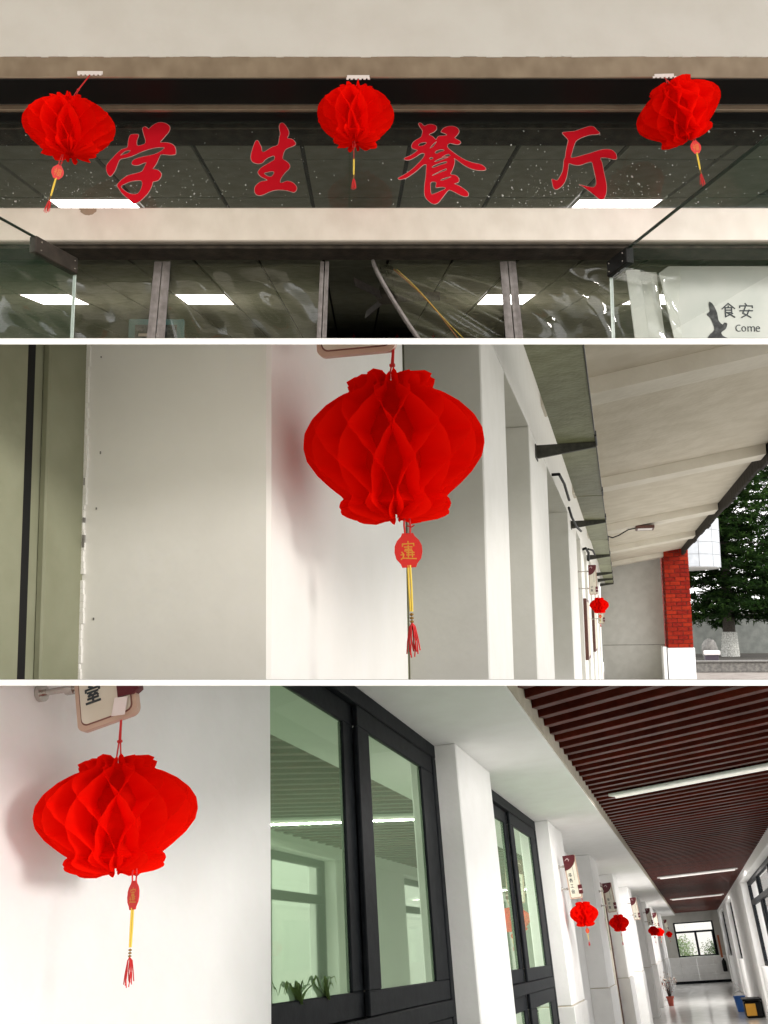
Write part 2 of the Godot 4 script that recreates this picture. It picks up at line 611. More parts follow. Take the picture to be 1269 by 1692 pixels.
# ------------------------------------------------------------------ upper storey: the front of the dining hall
func build_hall_front() -> void:
	var s := Shape.new()
	s.box(Vector3(-2.1, 1.878, -3.3), Vector3(2.1, 3.0, -2.80), 0.004)
	solo("upper_wall", s, M.cream, "plain cream plaster wall above the dining hall entrance", "wall", HALL, "", "structure")
	s = Shape.new()
	s.box(Vector3(-2.1, 1.80, -2.93), Vector3(2.1, 1.876, -2.785), 0.003)
	solo("fascia", s, M.bronze, "brownish brushed metal fascia under the cream plaster wall", "beam", HALL, "", "structure")
	s = Shape.new()
	s.box(Vector3(-4.0, 2.62, -2.80), Vector3(4.0, 2.80, -0.6), 0.01)  # roof out of view, darkens the entrance wall and the glass reflections
	solo("unseen_porch_roof", s, M.grey_wall, "grey flat porch roof out of view, darkening the dining hall entrance and its glass", "roof", HALL, "", "structure")
	s = Shape.new()
	s.box(Vector3(-2.1, 1.7945, -2.93), Vector3(2.1, 1.7995, -2.789), 0.001)  # black sheet standing for the shade under the fascia
	solo("recess_shade", s, M.black, "black sheet painting the shade under the brown metal fascia", "lining", HALL, "", "structure")
	# a ragged bead of plaster where the wall meets the fascia
	s = Shape.new()
	var x := -2.0
	while x < 2.0:
		var w := rng.randf_range(0.01, 0.06)
		s.box(Vector3(x, 1.8745 - rng.randf_range(0.0, 0.0035), -2.80), Vector3(x + w, 1.8792, -2.7835 + rng.randf_range(0, 0.0015)), 0.001)
		x += w + (rng.randf_range(0, 0.03) if rng.randf() < 0.4 else -0.001)
	solo("plaster_edge", s, M.cream, "ragged plaster edge along the top of the brown metal fascia", "plaster", HALL, "", "structure")
	var t := thing("transom_frame", "metal transom frame with a pale steel bar below the lettered glass", "frame", HALL, Vector3(0, 1.29, -3.0), "", "structure")
	s = Shape.new()
	s.box(Vector3(-2.1, 1.778, -2.953), Vector3(2.1, 1.799, -2.937), 0.002)
	part("ledge", s, M.bronze, t)
	s = Shape.new()
	s.box(Vector3(-2.1, 1.776, -3.02), Vector3(2.1, 1.7985, -2.9535), 0.001)
	part("ledge_shade", s, M.black, t)  # black box standing for the shade under the ledge
	s = Shape.new()
	s.box(Vector3(-2.1, 1.30, -3.06), Vector3(2.1, 1.42, -2.93), 0.004)
	part("crossbar", s, M.steel, t)
	s = Shape.new()
	var drip := PackedVector2Array()
	for k in 18:
		var a := PI + PI * k / 17
		drip.append(Vector2(-1.005 + cos(a) * 0.030 * (1 + 0.1 * sin(k * 2.3)), 1.4175 + sin(a) * 0.026 * (1 + 0.08 * sin(k * 3.1))))
	s.plate(drip, 0.0008, Transform3D(Basis.IDENTITY, Vector3(0, 0, -2.9299)))
	part("rust_stain", s, M.bronze, t)
	s = Shape.new()
	s.box(Vector3(-2.1, 1.284, -3.055), Vector3(2.1, 1.2985, -2.955), 0.002)
	part("door_head", s, M.dark_metal, t)
	s = Shape.new()
	s.box(Vector3(-0.1235, 1.421, -3.004), Vector3(-0.1175, 1.775, -2.996), 0.001)
	part("pane_joint", s, M.leaf_glass, t)
	for side in [-1.0, 1.0]:
		s = Shape.new()
		var x0 := -2.1 if side < 0 else -0.117
		var x1 := -0.124 if side < 0 else 2.1
		s.quad(Vector3(x0, 1.421, -3.0), Vector3(x1, 1.421, -3.0), Vector3(x1, 1.775, -3.0), Vector3(x0, 1.775, -3.0), Vector3.BACK)
		var pane := part("pane", s, M.clear, t)
		# dried splashes of paint and dust on the glass
		s = Shape.new()
		for i in 850:
			var near := rng.randf() < 0.75
			var cx: float = rng.randf_range(x0, x1)
			var cy: float = 1.421 + absf(rng.randfn(0, 0.10)) if near else rng.randf_range(1.43, 1.74)
			if near:
				cx = (-0.98 if side < 0 else 0.72) + rng.randfn(0, 0.26)
			if cx < x0 or cx > x1 or cy > 1.76:
				continue
			var r := absf(rng.randfn(0, 0.0010)) + 0.0003
			var q := []
			for k in 5:
				q.append(Vector3(cx + cos(k * TAU / 5) * r * rng.randf_range(0.5, 1.6), cy + sin(k * TAU / 5) * r * rng.randf_range(0.5, 1.6), -2.998))
			s.face(q, Vector3.BACK)
		var sp := part("splashes", s, M.specks, t)
		if sp:
			sp.set_meta("kind", "stuff")
	# tape strips that hold the lanterns
	var i := 0
	for c in [Vector2(-0.969, 1.812), Vector2(-0.084, 1.7975), Vector2(0.925, 1.8025)]:
		s = Shape.new()
		s.box(Vector3(-0.042 + 0.004 * i, -0.006, 0), Vector3(0.042 - 0.006 * i, 0.006, 0.002), 0.0006, Transform3D(Basis(Vector3.BACK, [-0.01, 0.0, 0.03][i]), Vector3(c.x, c.y + 0.004, -2.7845)))
		for k in 6:
			var tx: float = c.x - 0.04 + 0.014 * k
			s.box(Vector3(tx, c.y - 0.006, -2.7848), Vector3(tx + 0.008, c.y + 0.0015, -2.7822), 0.0005)
		solo("tape_strip", s, M.tape, ["white tape strip on the fascia holding the leftmost lantern", "white tape strip on the fascia above the middle lantern", "white tape strip on the fascia holding the tilted lantern"][i], "tape", HALL, "tape strips on the fascia")
		i += 1
	# clear plastic door curtains and their ribbed grey edging strips
	var sheets := [
		["clear plastic door curtain behind the left glass door leaf", -1.9, -0.81, -1.9, -0.835],
		["crumpled clear plastic door curtain between two grey strips, hanging flat", -0.752, -0.224, -0.768, -0.238],
		["clear plastic door curtain pulled aside into slanting folds", -0.03, 0.408, 0.17, 0.430],
		["rippled clear plastic door curtain beside the right glass door leaf", 0.465, 1.05, 0.492, 1.05]]
	for n in sheets.size():
		var h: Array = sheets[n]
		s = Shape.new()
		var f := FastNoiseLite.new()
		f.seed = 60 + n
		f.frequency = 1.0
		f.fractal_octaves = 2
		var nx := 44
		var ny := 30
		var g := []
		for iy in ny + 1:
			var row := []
			var v := float(iy) / ny
			var y := lerpf(1.284, 0.93, v)
			for ix in nx + 1:
				var uu := float(ix) / nx
				var xx := lerpf(lerpf(h[1], h[3], v), lerpf(h[2], h[4], v), uu)
				var amp := 0.045 * smoothstep(0.0, 0.25, v) + 0.002
				var slant := 2.2 if n == 2 else 0.5
				var z := amp * f.get_noise_2d((xx - slant * (1.284 - y)) * 4.2, y * 3.0) + 0.006 * sin((xx + slant * 0.8 * (y - 1.28)) * (70 if n == 2 else 22)) * smoothstep(0, 0.4, v)
				row.append(Vector3(xx, y, -3.09 + z))
			g.append(row)
		sheet(s, g)
		var film := solo("plastic_curtain", s, M.film, h[0], "curtain", HALL, "plastic door curtains")
		if n == 2:
			for q in 2:
				s = Shape.new()
				var fold := []
				for k in 9:
					var v := k / 8.0
					fold.append(Vector3(lerpf(0.035, [0.335, 0.365][q], v) + 0.012 * sin(v * 5.0 + q), lerpf(1.255, 0.93, v), -3.066))
				s.tube(fold, [0.0013, 0.0008][q], 6)
				part("fold_edge", s, M.hem if q == 0 else M.yellow, film)
	var strips := [
		["ribbed grey edging strip left of the flat plastic curtain", -0.809, -0.754, -0.832, -0.770],
		["slim ribbed grey strip on the left of the door gap", -0.224, -0.194, -0.238, -0.203],
		["ribbed grey double strip between the slanting and the rippled curtains", 0.409, 0.464, 0.429, 0.491]]
	for h in strips:
		t = thing("curtain_strip", h[0], "strip", HALL, Vector3((h[3] + h[4]) / 2, 0.97, -3.065), "ribbed curtain strips")
		var m0: float = (h[1] + h[2]) / 2
		var m1: float = (h[3] + h[4]) / 2
		for k in 2:
			s = Shape.new()
			var a: float = h[1] if k == 0 else m0 + 0.002
			var b: float = m0 - 0.002 if k == 0 else h[2]
			var c: float = h[3] if k == 0 else m1 + 0.002
			var d: float = m1 - 0.002 if k == 0 else h[4]
			s.plate(PackedVector2Array([Vector2(c, 0.93), Vector2(d, 0.93), Vector2(b, 1.283), Vector2(a, 1.283)]), 0.008, Transform3D(Basis.IDENTITY, Vector3(0, 0, -3.07)))
			for r in 60:
				var v := r / 60.0
				var l := lerpf(a, c, v)
				var rr := lerpf(b, d, v)
				var y := lerpf(1.282, 0.94, v)
				s.box(Vector3(l + (0.001 if k == 0 else (rr - l) * 0.45), y - 0.0035, -3.062), Vector3(l + (rr - l) * (0.5 if k == 0 else 0.97), y - 0.001, -3.0605))
			part("band", s, M.strip, t)
	s = Shape.new()
	var pts := []
	for k in 13:
		var v := k / 12.0
		pts.append(Vector3(-0.040 + 0.19 * pow(v, 1.18) + 0.008 * v, 1.284 - 0.34 * v, -3.062))
	for k in 12:
		s.bar(pts[k], pts[k + 1] + (pts[k + 1] - pts[k]) * 0.05, 0.010, 0.032, Vector3.BACK, 0.002)
	solo("curtain_strip", s, M.strip, "grey edging strip of the curtain pulled aside, running down aslant", "strip", HALL, "ribbed curtain strips")
	# glass door leaves standing open towards us
	for side in [0, 1]:
		var far: Vector3 = [Vector3(-1.062, 0, -2.985), Vector3(0.78, 0, -2.985)][side]
		var dir: Vector3 = [Vector3(-0.396, 0, 1), Vector3(0.256, 0, 1)][side].normalized()
		var top: float = [1.257, 1.248][side]
		t = thing("glass_door", ["clear glass door leaf open at left with a brown corner clamp", "greenish glass door leaf open at right with a black corner clamp"][side], "door", HALL, far + Vector3(0, 0.9, 0), "open glass door leaves", "thing")
		s = Shape.new()
		s.bar(far + Vector3(0, 1.07, 0), far + dir * 1.05 + Vector3(0, 1.07, 0), 0.012, (top - 1.07) * 2, Vector3.UP, 0.001)
		part("pane", s, M.leaf_glass, t)
		s = Shape.new()
		s.bar(far + Vector3(0, top + 0.0015, 0), far + dir * 1.05 + Vector3(0, top + 0.0015, 0), 0.0122, 0.003, Vector3.UP)
		part("top_edge", s, M.glass_edge, t)
		s = Shape.new()
		s.bar(far - dir * 0.0015 + Vector3(0, 0.9, 0), far - dir * 0.0015 + Vector3(0, top - 0.056, 0), 0.003, 0.012, dir.cross(Vector3.UP))
		part("upright_edge", s, M.glass_rim, t)
		s = Shape.new()
		var ca: float = [0.0, -0.004][side]
		var cl: float = [0.20, 0.13][side]
		s.bar(far + dir * ca + Vector3(0, top - 0.026, 0), far + dir * (ca + cl) + Vector3(0, top - 0.026, 0), 0.030, 0.056, Vector3.UP, 0.003)
		part("corner_clamp", s, [M.dark_metal, M.black][side], t)
		for q in [0.02, cl - 0.02]:
			for yy in [-0.04, -0.012]:
				s = Shape.new()
				s.tube([far + dir * (ca + q) + Vector3(-0.017, top + yy, 0), far + dir * (ca + q) + Vector3(0.017, top + yy, 0)], 0.004, 8)
				part("screw", s, M.chrome, t)
	# pale strips painting the reflection in the right leaf, then the poster
	for k in 2:
		s = Shape.new()
		var a: float = [0.868, 0.925][k]
		s.plate(PackedVector2Array([Vector2(a + 0.035, 0.9), Vector2(a + [0.085, 0.092][k], 0.9), Vector2(a + [0.05, 0.058][k], 1.275), Vector2(a, 1.275)]), 0.006, Transform3D(Basis.IDENTITY, Vector3(0, 0, -3.125 - 0.02 * k)))
		solo("reflection_strip", s, M.poster, ["narrow pale strip painting a reflection in the door leaf next to the black clamp", "narrow pale strip painting a reflection between the first strip and the poster"][k], "board", HALL, "pale reflection strips behind the glass door")
	t = thing("poster", "pale wall poster with black ink figure and lettering, behind the right door leaf", "poster", HALL, Vector3(1.2, 0.9, -3.12))
	s = Shape.new()
	s.plate(PackedVector2Array([Vector2(1.055, 0.88), Vector2(1.6, 0.88), Vector2(1.6, 1.287), Vector2(1.02, 1.287), Vector2(0.985, 1.262)]), 0.006, Transform3D(Basis.IDENTITY, Vector3(0, 0, -3.12)))
	part("board", s, M.poster, t)
	s = Shape.new()
	var ink := PackedVector2Array()
	for q in [[850, 470], [880, 495], [908, 560], [915, 615], [930, 640], [948, 655], [962, 640], [985, 648], [972, 690], [935, 720], [952, 750], [1010, 775], [1030, 800], [820, 800], [838, 740], [862, 718], [880, 690], [868, 640], [850, 600], [825, 572], [850, 545], [845, 500]]:
		ink.append(Vector2((1000 + q[0] / 4.88 - 634.5) * 0.002148, 1.146 - (400 + q[1] / 4.88 - 500) * 0.00222))
	s.plate(smooth(ink, 3), 0.0012, Transform3D(Basis.IDENTITY, Vector3(0, 0, -3.1135)))
	part("ink_figure", s, M.ink, t)
	for k in 2:
		part("character", glyph(["eat", "peace"][k], 0.056, 0.0042, Transform3D(Basis.IDENTITY, Vector3([1.226, 1.289][k], 1.093, -3.1135))), M.text, t)
	var word := TextMesh.new()
	var font := SystemFont.new()
	font.font_names = PackedStringArray(["Droid Sans"])
	word.font = font
	word.text = "Come"
	word.font_size = 18
	word.pixel_size = 0.0019
	word.depth = 0.001
	word.material = M.text
	var wo := MeshInstance3D.new()
	wo.name = "lettering"
	wo.mesh = word
	t.add_child(wo)
	wo.position = Vector3(1.292, 1.056, -3.113) - base[t]


func sheet(s: Shape, g: Array) -> void:
	var ny := g.size()
	var nx: int = g[0].size()
	var nn := []
	for iy in ny:
		var row := []
		for ix in nx:
			var a: Vector3 = g[iy][mini(ix + 1, nx - 1)] - g[iy][maxi(ix - 1, 0)]
			var b: Vector3 = g[mini(iy + 1, ny - 1)][ix] - g[maxi(iy - 1, 0)][ix]
			var c := b.cross(a)
			row.append(c.normalized() if c.length_squared() > 1e-16 else Vector3.BACK)
		nn.append(row)
	for iy in ny - 1:
		for ix in nx - 1:
			s.tri(g[iy][ix], g[iy][ix + 1], g[iy + 1][ix + 1], nn[iy][ix], nn[iy][ix + 1], nn[iy + 1][ix + 1])
			s.tri(g[iy][ix], g[iy + 1][ix + 1], g[iy + 1][ix], nn[iy][ix], nn[iy + 1][ix + 1], nn[iy + 1][ix])


# a smooth closed outline through the given corners
func smooth(p: PackedVector2Array, k: int) -> PackedVector2Array:
	var out := PackedVector2Array()
	var m := p.size()
	for i in m:
		for j in k:
			out.append(p[i].cubic_interpolate(p[(i + 1) % m], p[(i - 1 + m) % m], p[(i + 2) % m], float(j) / k))
	return out


# pen characters on a grid of ten, drawn with strokes
func glyph(word: String, size: float, w: float, xf: Transform3D) -> Shape:
	var s := Shape.new()
	var lines: String = {
		"room": "3,.3 5,1.2|1,3 1,1.8 9,1.8 9,3|2,3.6 8,3.6|4.5,3.6 2.5,5.4 7.6,5.2|6.4,4.4 8,5.9|2,7 8,7|5,5.4 5,9.2|1,9.2 9,9.2",
		"sum": "3,.5 4,1.8|7,.5 6,1.8|2.5,2.2 7.5,2.2 7.5,5 2.5,5 2.5,2.2|1.5,6.5 1,8.5|3.5,6.3 3.8,8.8 7,8.8 7.3,7.6|5,6 5.8,7.3|8,6.3 9,8",
		"affair": "4,.3 1.5,3|3.5,1.5 7.5,1.5 1,5|3,2.2 8.8,4.8|2,6 8,6 7.3,9.3 6,8.8|5,4.8 2,9.5",
		"work": "2,1.5 8,1.5|5,1.5 5,8.5|1,8.5 9,8.5",
		"meet": "5,.3 1,3.8|5,.3 9,3.8|3,4 7,4|1.5,5.8 8.5,5.8|4.5,5.8 2.5,9 7.5,8.6|6.5,7 8.3,9.4",
		"count": "2,1 3,2|1,4 3,4 3,9 4.2,8|4.5,4 9.5,4|7,.8 7,9.5",
		"luck": "2,.5 2.8,1.6|.8,2.8 3.8,2.8 1,6|2.4,4.5 2.4,9.5|3,5 4,6|4.8,1 9.2,1|5.2,2.3 8.8,2.3 8.8,4 5.2,4 5.2,2.3|5,5.2 9,5.2 9,9.2 5,9.2 5,5.2|7,5.2 7,9.2|5,7.2 9,7.2",
		"wealth": "5,0 5,1|2,2.5 2,1.3 8,1.3 8,2.5|3,3 7,3|3.3,4.2 6.7,4.2|5,2.2 5,5|3,5 7,5|1.5,5.6 2.3,6.6|1,7 2.5,7 2,8.6 1,9.4|2,8.8 9,9.4|4,6 8,6|4,7.2 8,7.2|5,5.4 4.8,8.4|7,5.4 7,8.4",
		"eat": "5,.2 1,3.8|5,.2 9,3.6|5,1.8 5,2.8|3,3 7,3 7,6.2 3,6.2|3,4.6 7,4.6|3,3 3,9 5,8|7.5,6.8 5.5,7.6|4,6.2 8.8,9.3",
		"peace": "4.5,.2 5.3,1.2|1,3 1,1.8 9,1.8 9,3|4.5,2.6 2.8,6.6 7.8,9.4|6.8,4.5 5.5,7.5 2,9.4|1,5 9,5"}[word]
	var i := 0
	for line in lines.split("|"):
		var p := PackedVector2Array()
		for q in line.split(" "):
			var c := q.split(",")
			p.append(Vector2(c[0].to_float() / 10.0 - 0.5, 1.0 - c[1].to_float() / 10.0) * size)
		s.stroke(p, w, 0.0006 + 0.00013 * i, xf)
		i += 1
	return s


# ------------------------------------------------------------------ the hall behind the glass
func hall_at(x: float, d: float, lift := 0.0) -> Vector3:
	return Vector3(x - 0.0317 * d, 0.2171 * d + 1.2895 + lift, -0.9804 * d + 0.1652)


func build_hall_room() -> void:
	var s := Shape.new()
	s.box(Vector3(-1.95, 1.803, -3.22), Vector3(1.95, 2.3, -3.10), 0.004)
	solo("bulkhead", s, M.dark_metal, "dark bulkhead beam inside the hall, just behind the transom glass", "beam", HALL, "", "structure")
	s = Shape.new()
	for side in [-1.0, 1.0]:
		s.quad(Vector3(side * 1.95, 0, -3.1), Vector3(side * 7.6, 0, -14.6), Vector3(side * 7.6, 6, -14.6), Vector3(side * 1.95, 6, -3.1), Vector3(-side, 0, 0))
		s.quad(Vector3(side * 2.05, 0, -3.1), Vector3(side * 7.75, 0, -14.7), Vector3(side * 7.75, 6, -14.7), Vector3(side * 2.05, 6, -3.1), Vector3(side, 0, 0))
	s.box(Vector3(-7.7, 0, -14.8), Vector3(7.7, 6, -14.6))
	solo("hall_walls", s, M.inner, "dim walls around the dining hall seen through the glass", "wall", HALL, "", "structure")
	var t := thing("hall_ceiling", "grey suspended tile ceiling of the dining hall with a dark grid", "ceiling", HALL, hall_at(0, 8.0), "", "structure")
	s = Shape.new()
	s.quad(hall_at(-9, 3.4, 0.03), hall_at(9, 3.4, 0.03), hall_at(9, 15.2, 0.03), hall_at(-9, 15.2, 0.03), Vector3.DOWN)
	s.quad(hall_at(-9, 3.4, 0.10), hall_at(9, 3.4, 0.10), hall_at(9, 15.2, 0.10), hall_at(-9, 15.2, 0.10), Vector3.UP)
	part("deck", s, M.seam, t)
	for j in range(-1, 15):
		for k in range(-13, 16):
			var d0 := 4.372 + 0.7195 * j
			var x0 := -0.776 + 0.498 * k + 0.0317 * 1.0
			var mid := d0 + 0.36
			if absf((x0 + 0.25) / mid) > 0.5 or (j in [0, 1] and false):
				continue
			var lit: bool = (j == 1 and k in [-2, 4]) or (j == 6 and k in [-5, -2, 4, 7])
			if lit:
				continue
			var g := 0.012
			s = Shape.new()
			var q := [hall_at(x0 + g, d0 + g), hall_at(x0 + 0.498 - g, d0 + g), hall_at(x0 + 0.498 - g, d0 + 0.7195 - g), hall_at(x0 + g, d0 + 0.7195 - g)]
			s.quad(q[0], q[1], q[2], q[3], Vector3.DOWN)
			for e in 4:
				var a: Vector3 = q[e]
				var b: Vector3 = q[(e + 1) % 4]
				s.quad(a, b, b + Vector3(0, 0.02, 0), a + Vector3(0, 0.02, 0), (a + b) / 2 - (q[0] + q[2]) / 2)
			part("tile", s, M.ceiling, t)
	var names := {
		"1,-2": "lit ceiling panel behind the glass under the leftmost lantern", "1,4": "lit ceiling panel behind the glass under the last big red character",
		"6,-5": "lit ceiling panel mostly hidden at the left glass door leaf", "6,-2": "lit ceiling panel seen through the flat plastic curtain",
		"6,4": "lit ceiling panel crossed by the grey double curtain strip", "6,7": "lit ceiling panel seen over the poster at the right door"}
	for key in names:
		var jk: PackedStringArray = key.split(",")
		var d0 := 4.372 + 0.7195 * jk[0].to_int()
		var x0 := -0.776 + 0.498 * jk[1].to_int() + 0.0317
		var l := thing("ceiling_light", names[key], "ceiling light", HALL, hall_at(x0 + 0.249, d0 + 0.36), "lit ceiling panels in the hall")
		var g := 0.012
		var q := [hall_at(x0 + g, d0 + g, -0.004), hall_at(x0 + 0.498 - g, d0 + g, -0.004), hall_at(x0 + 0.498 - g, d0 + 0.7195 - g, -0.004), hall_at(x0 + g, d0 + 0.7195 - g, -0.004)]
		s = Shape.new()
		s.quad(q[0], q[1], q[2], q[3], Vector3.DOWN)
		part("diffuser", s, M.lamp, l)
		s = Shape.new()
		for e in 4:
			s.bar(q[e] + Vector3(0, 0.006, 0), q[(e + 1) % 4] + Vector3(0, 0.006, 0), 0.008, 0.016, Vector3.UP)
		part("frame", s, M.tape, l)
		var lamp := AreaLight3D.new()
		lamp.area_size = Vector2(0.46, 0.68)
		lamp.light_energy = 0.09
		lamp.light_color = Color(1, 0.98, 0.94)
		lamp.shadow_enabled = true
		lamp.area_range = 20
		l.add_child(lamp)
		lamp.name = "lamp"
		lamp.position = Vector3(0, -0.02, 0)
		lamp.basis = Basis.looking_at(Vector3(0, -0.975, -0.22).normalized(), Vector3(0, 0, 1))
	# ceiling fans
	for k in 2:
		var d: float = [7.2, 11.9][k]
		var c := hall_at(0.25 + 0.14 * k, d)
		t = thing("ceiling_fan", ["ceiling fan with three thin blades, the nearer one in the door gap", "farther ceiling fan low in the door gap"][k], "ceiling fan", HALL, c, "fans in the hall")
		s = Shape.new()
		s.lathe(c, [Vector2(0.0, -0.05), Vector2(0.05, -0.05), Vector2(0.055, -0.02), Vector2(0.04, 0.0)], 14)
		part("mount", s, M.black, t)
		s = Shape.new()
		s.tube([c, c + Vector3(0, -0.12, 0)], 0.009, 8)
		part("rod", s, M.black, t)
		s = Shape.new()
		s.lathe(c, [Vector2(0.0, -0.30), Vector2(0.06, -0.30), Vector2(0.09, -0.27), Vector2(0.085, -0.22), Vector2(0.062, -0.20), Vector2(0.05, -0.11), Vector2(0.0, -0.105)], 18)
		part("motor", s, M.chrome, t)
		for b in 3:
			s = Shape.new()
			var a := 0.1 + b * TAU / 3
			var dir := Vector3(cos(a), 0, sin(a))
			s.bar(c + dir * 0.08 + Vector3(0, -0.262, 0), c + dir * 0.42 + Vector3(0, -0.268, 0), 0.006, 0.07, Vector3.UP.rotated(dir, 0.2))
			part("blade", s, M.strip, t)
	for k in 3:
		s = Shape.new()
		var c := hall_at([-0.02, 0.56, 1.05][k], 12.2)
		for q in 4:
			var yy := -0.02 - 0.055 * q
			s.lathe(c + Vector3(0, yy - 0.05, 0), [Vector2(0.0, 0), Vector2(0.022, 0.012), Vector2(0.026, 0.03), Vector2(0.0, 0.052)], 8)
		s.tube([c, c + Vector3(0, -0.24, 0)], 0.004, 5)
		solo("hanging_decoration", s, M.red_cord, ["small red string of beads hanging left of the farther fan", "small red string of beads hanging right of the farther fan", "small red string of beads hanging by the slanting strip"][k], "decoration", HALL, "red decorations hanging in the hall")
	t = thing("framed_notice", "small teal framed notice low beside the left curtain strip", "notice", HALL, Vector3(-0.93, 1.0, -3.6))
	s = Shape.new()
	s.box(Vector3(-1.05, 0.9, -3.62), Vector3(-0.822, 1.262, -3.6), 0.004)
	part("frame", s, M.teal, t)
	s = Shape.new()
	s.box(Vector3(-1.02, 0.9, -3.6), Vector3(-0.85, 1.235, -3.594), 0.001)
	part("sheet", s, M.ink, t)
	s = Shape.new()
	for k in 5:
		s.box(Vector3(-1.005, 1.185 - 0.03 * k, -3.594), Vector3(-0.93 + 0.02 * (k % 3), 1.197 - 0.03 * k, -3.592))
	part("printed_lines", s, M.leaf_pale, t)


# the four big brush characters stuck on the transom glass
func build_letters() -> void:
	var shapes := [
		["red brush character for study, leftmost on the transom glass", 8.46, Vector2(160, 190), Vector3(-1.01, 1.791, 0.00221),
			"720,165 780,115 840,90 910,95 965,125 990,165 975,220 930,280 890,330 862,372 930,372 1000,385 1050,415 1075,460 1080,510 1070,540 1000,548 930,540 872,545 850,600 820,670 790,720 772,745 830,755 875,785 895,825 880,870 850,905 800,920 782,925 770,980 740,1050 690,1120 620,1190 550,1225 520,1210 450,1150 380,1090 330,1020 305,975 330,930 380,880 450,835 540,810 620,785 645,762 662,720 688,655 640,665 580,690 520,690 490,672 500,635 540,603 620,577 720,557 800,535 870,500 928,447 860,440 780,450 690,475 600,510 530,545 440,580 350,600 320,620 300,670 270,760 235,820 205,845 175,820 150,760 150,700 180,650 230,590 290,520 350,470 410,450 428,430 430,360 445,290 470,260 550,255 568,275 550,330 545,380 560,420 610,410 660,390 665,340 645,280 625,210 620,170 650,148 680,165 702,185",
			["355,985 420,945 500,915 600,905 635,920 640,970 620,1040 580,1090 500,1095 430,1065 380,1025", "330,552 395,495 465,482 440,520 375,545"]],
		["red brush character for life, second from the left on the transom glass", 11.28, Vector2(400, 190), Vector3(-0.499, 1.791, 0.00218),
			"700,140 735,130 775,155 820,220 855,300 850,360 825,420 870,430 930,450 975,500 980,540 940,570 860,600 800,635 770,690 755,750 752,820 800,850 860,900 885,950 870,1000 820,1050 770,1110 730,1170 708,1240 722,1273 770,1260 840,1235 920,1255 980,1300 1015,1360 1000,1420 960,1445 900,1430 800,1405 680,1400 580,1415 490,1450 410,1490 340,1505 280,1485 250,1430 255,1350 300,1290 370,1245 478,1225 440,1190 360,1150 305,1080 320,1030 380,970 460,920 540,870 598,835 603,765 560,760 490,790 430,830 390,880 330,905 270,900 200,870 170,800 175,720 200,620 235,510 265,465 300,480 330,540 360,600 372,678 420,680 480,640 560,590 650,560 675,500 685,420 700,330 685,250 680,190",
			["412,1090 480,1065 575,1052 598,1080 573,1130 540,1153 470,1138"]],
		["red brush character for meal, with many strokes, right of the middle lantern", 7.93, Vector2(650, 190), Vector3(0.033, 1.791, 0.00221),
			"320,100 350,92 395,132 430,115 490,108 540,130 550,170 520,205 480,225 452,247 500,272 540,312 556,290 580,266 640,262 682,250 655,228 620,215 607,203 640,160 700,135 770,135 820,165 835,205 810,250 778,290 830,320 855,350 820,375 760,365 712,357 682,392 700,430 760,480 840,540 930,590 1020,620 1110,640 1160,680 1165,710 1080,715 990,695 900,650 820,590 768,555 775,585 770,640 745,710 722,768 780,780 825,820 820,870 765,892 830,920 900,970 940,1010 935,1055 870,1050 790,1010 710,972 670,1000 610,1080 560,1140 510,1155 460,1130 410,1080 390,1010 395,900 410,800 415,700 418,640 370,650 300,715 230,770 160,815 80,835 60,820 90,800 160,760 240,700 310,630 372,560 398,500 350,492 270,545 190,580 140,570 150,550 220,520 290,470 308,450 250,430 230,400 250,350 300,310 350,280 370,220 370,190 345,150",
			["312,382 350,352 408,345 420,360 380,390 330,396", "458,428 490,385 530,345 552,338 520,385 490,415", "525,478 560,450 620,440 648,458 590,477 545,498", "605,548 690,500 726,522 700,532 650,537", "452,560 480,542 508,556 480,575", "522,597 590,560 678,538 698,544 620,577 540,605", "492,662 570,625 668,597 673,620 590,650 500,684", "492,777 560,740 663,692 668,715 580,750 500,788", "592,842 660,810 738,797 700,817 620,850", "472,872 538,872 535,938 580,935 638,935 658,955 590,990 520,1020 477,1028 467,950"]],
		["red brush character for hall, rightmost on the transom glass", 9.4, Vector2(895, 190), Vector3(0.555, 1.791, 0.00221),
			"310,260 400,245 500,235 600,200 700,165 760,160 800,180 840,230 875,265 820,285 740,290 640,320 560,355 510,395 480,460 450,560 432,650 520,640 640,605 760,570 860,535 960,520 1040,530 1090,570 1115,620 1110,670 1060,675 980,655 900,650 867,662 890,720 905,800 920,900 940,1010 950,1110 940,1200 910,1280 865,1300 810,1270 730,1200 650,1140 590,1095 540,1070 620,1090 720,1110 770,1105 795,1060 795,980 775,870 755,770 737,717 650,735 570,765 490,765 420,745 392,747 380,830 355,950 320,1040 260,1110 190,1145 155,1110 140,1040 135,985 180,1000 220,1000 260,940 300,860 315,770 322,700 345,640 355,560 375,470 395,380 355,320",
			[]]]
	for h in shapes:
		var at := Vector3(h[3].x, h[3].y, -2.9985)
		var k: float = h[3].z / h[1]
		var read := func(text: String) -> PackedVector2Array:
			var p := PackedVector2Array()
			for q in text.split(" "):
				var c := q.split(",")
				p.append(Vector2(c[0].to_float() * k * 0.992, -c[1].to_float() * k * 1.013))
			return smooth(p, 3)
		var outline: PackedVector2Array = read.call(h[4])
		var holes := []
		for q in h[5]:
			holes.append(read.call(q))
		var t := thing("wall_character", h[0], "lettering", HALL, Vector3(at.x + 0.15, 1.44, -2.998), "big red characters on the transom glass")
		var s := Shape.new()
		s.plate(outline, 0.0012, Transform3D(Basis.IDENTITY, at + Vector3(0, 0, 0.0008)), holes)
		var body := part("vinyl", s, M.vinyl, t)
		s = Shape.new()
		var wide: Array = Geometry2D.offset_polygon(outline, 0.0016, Geometry2D.JOIN_ROUND)
		var narrow := []
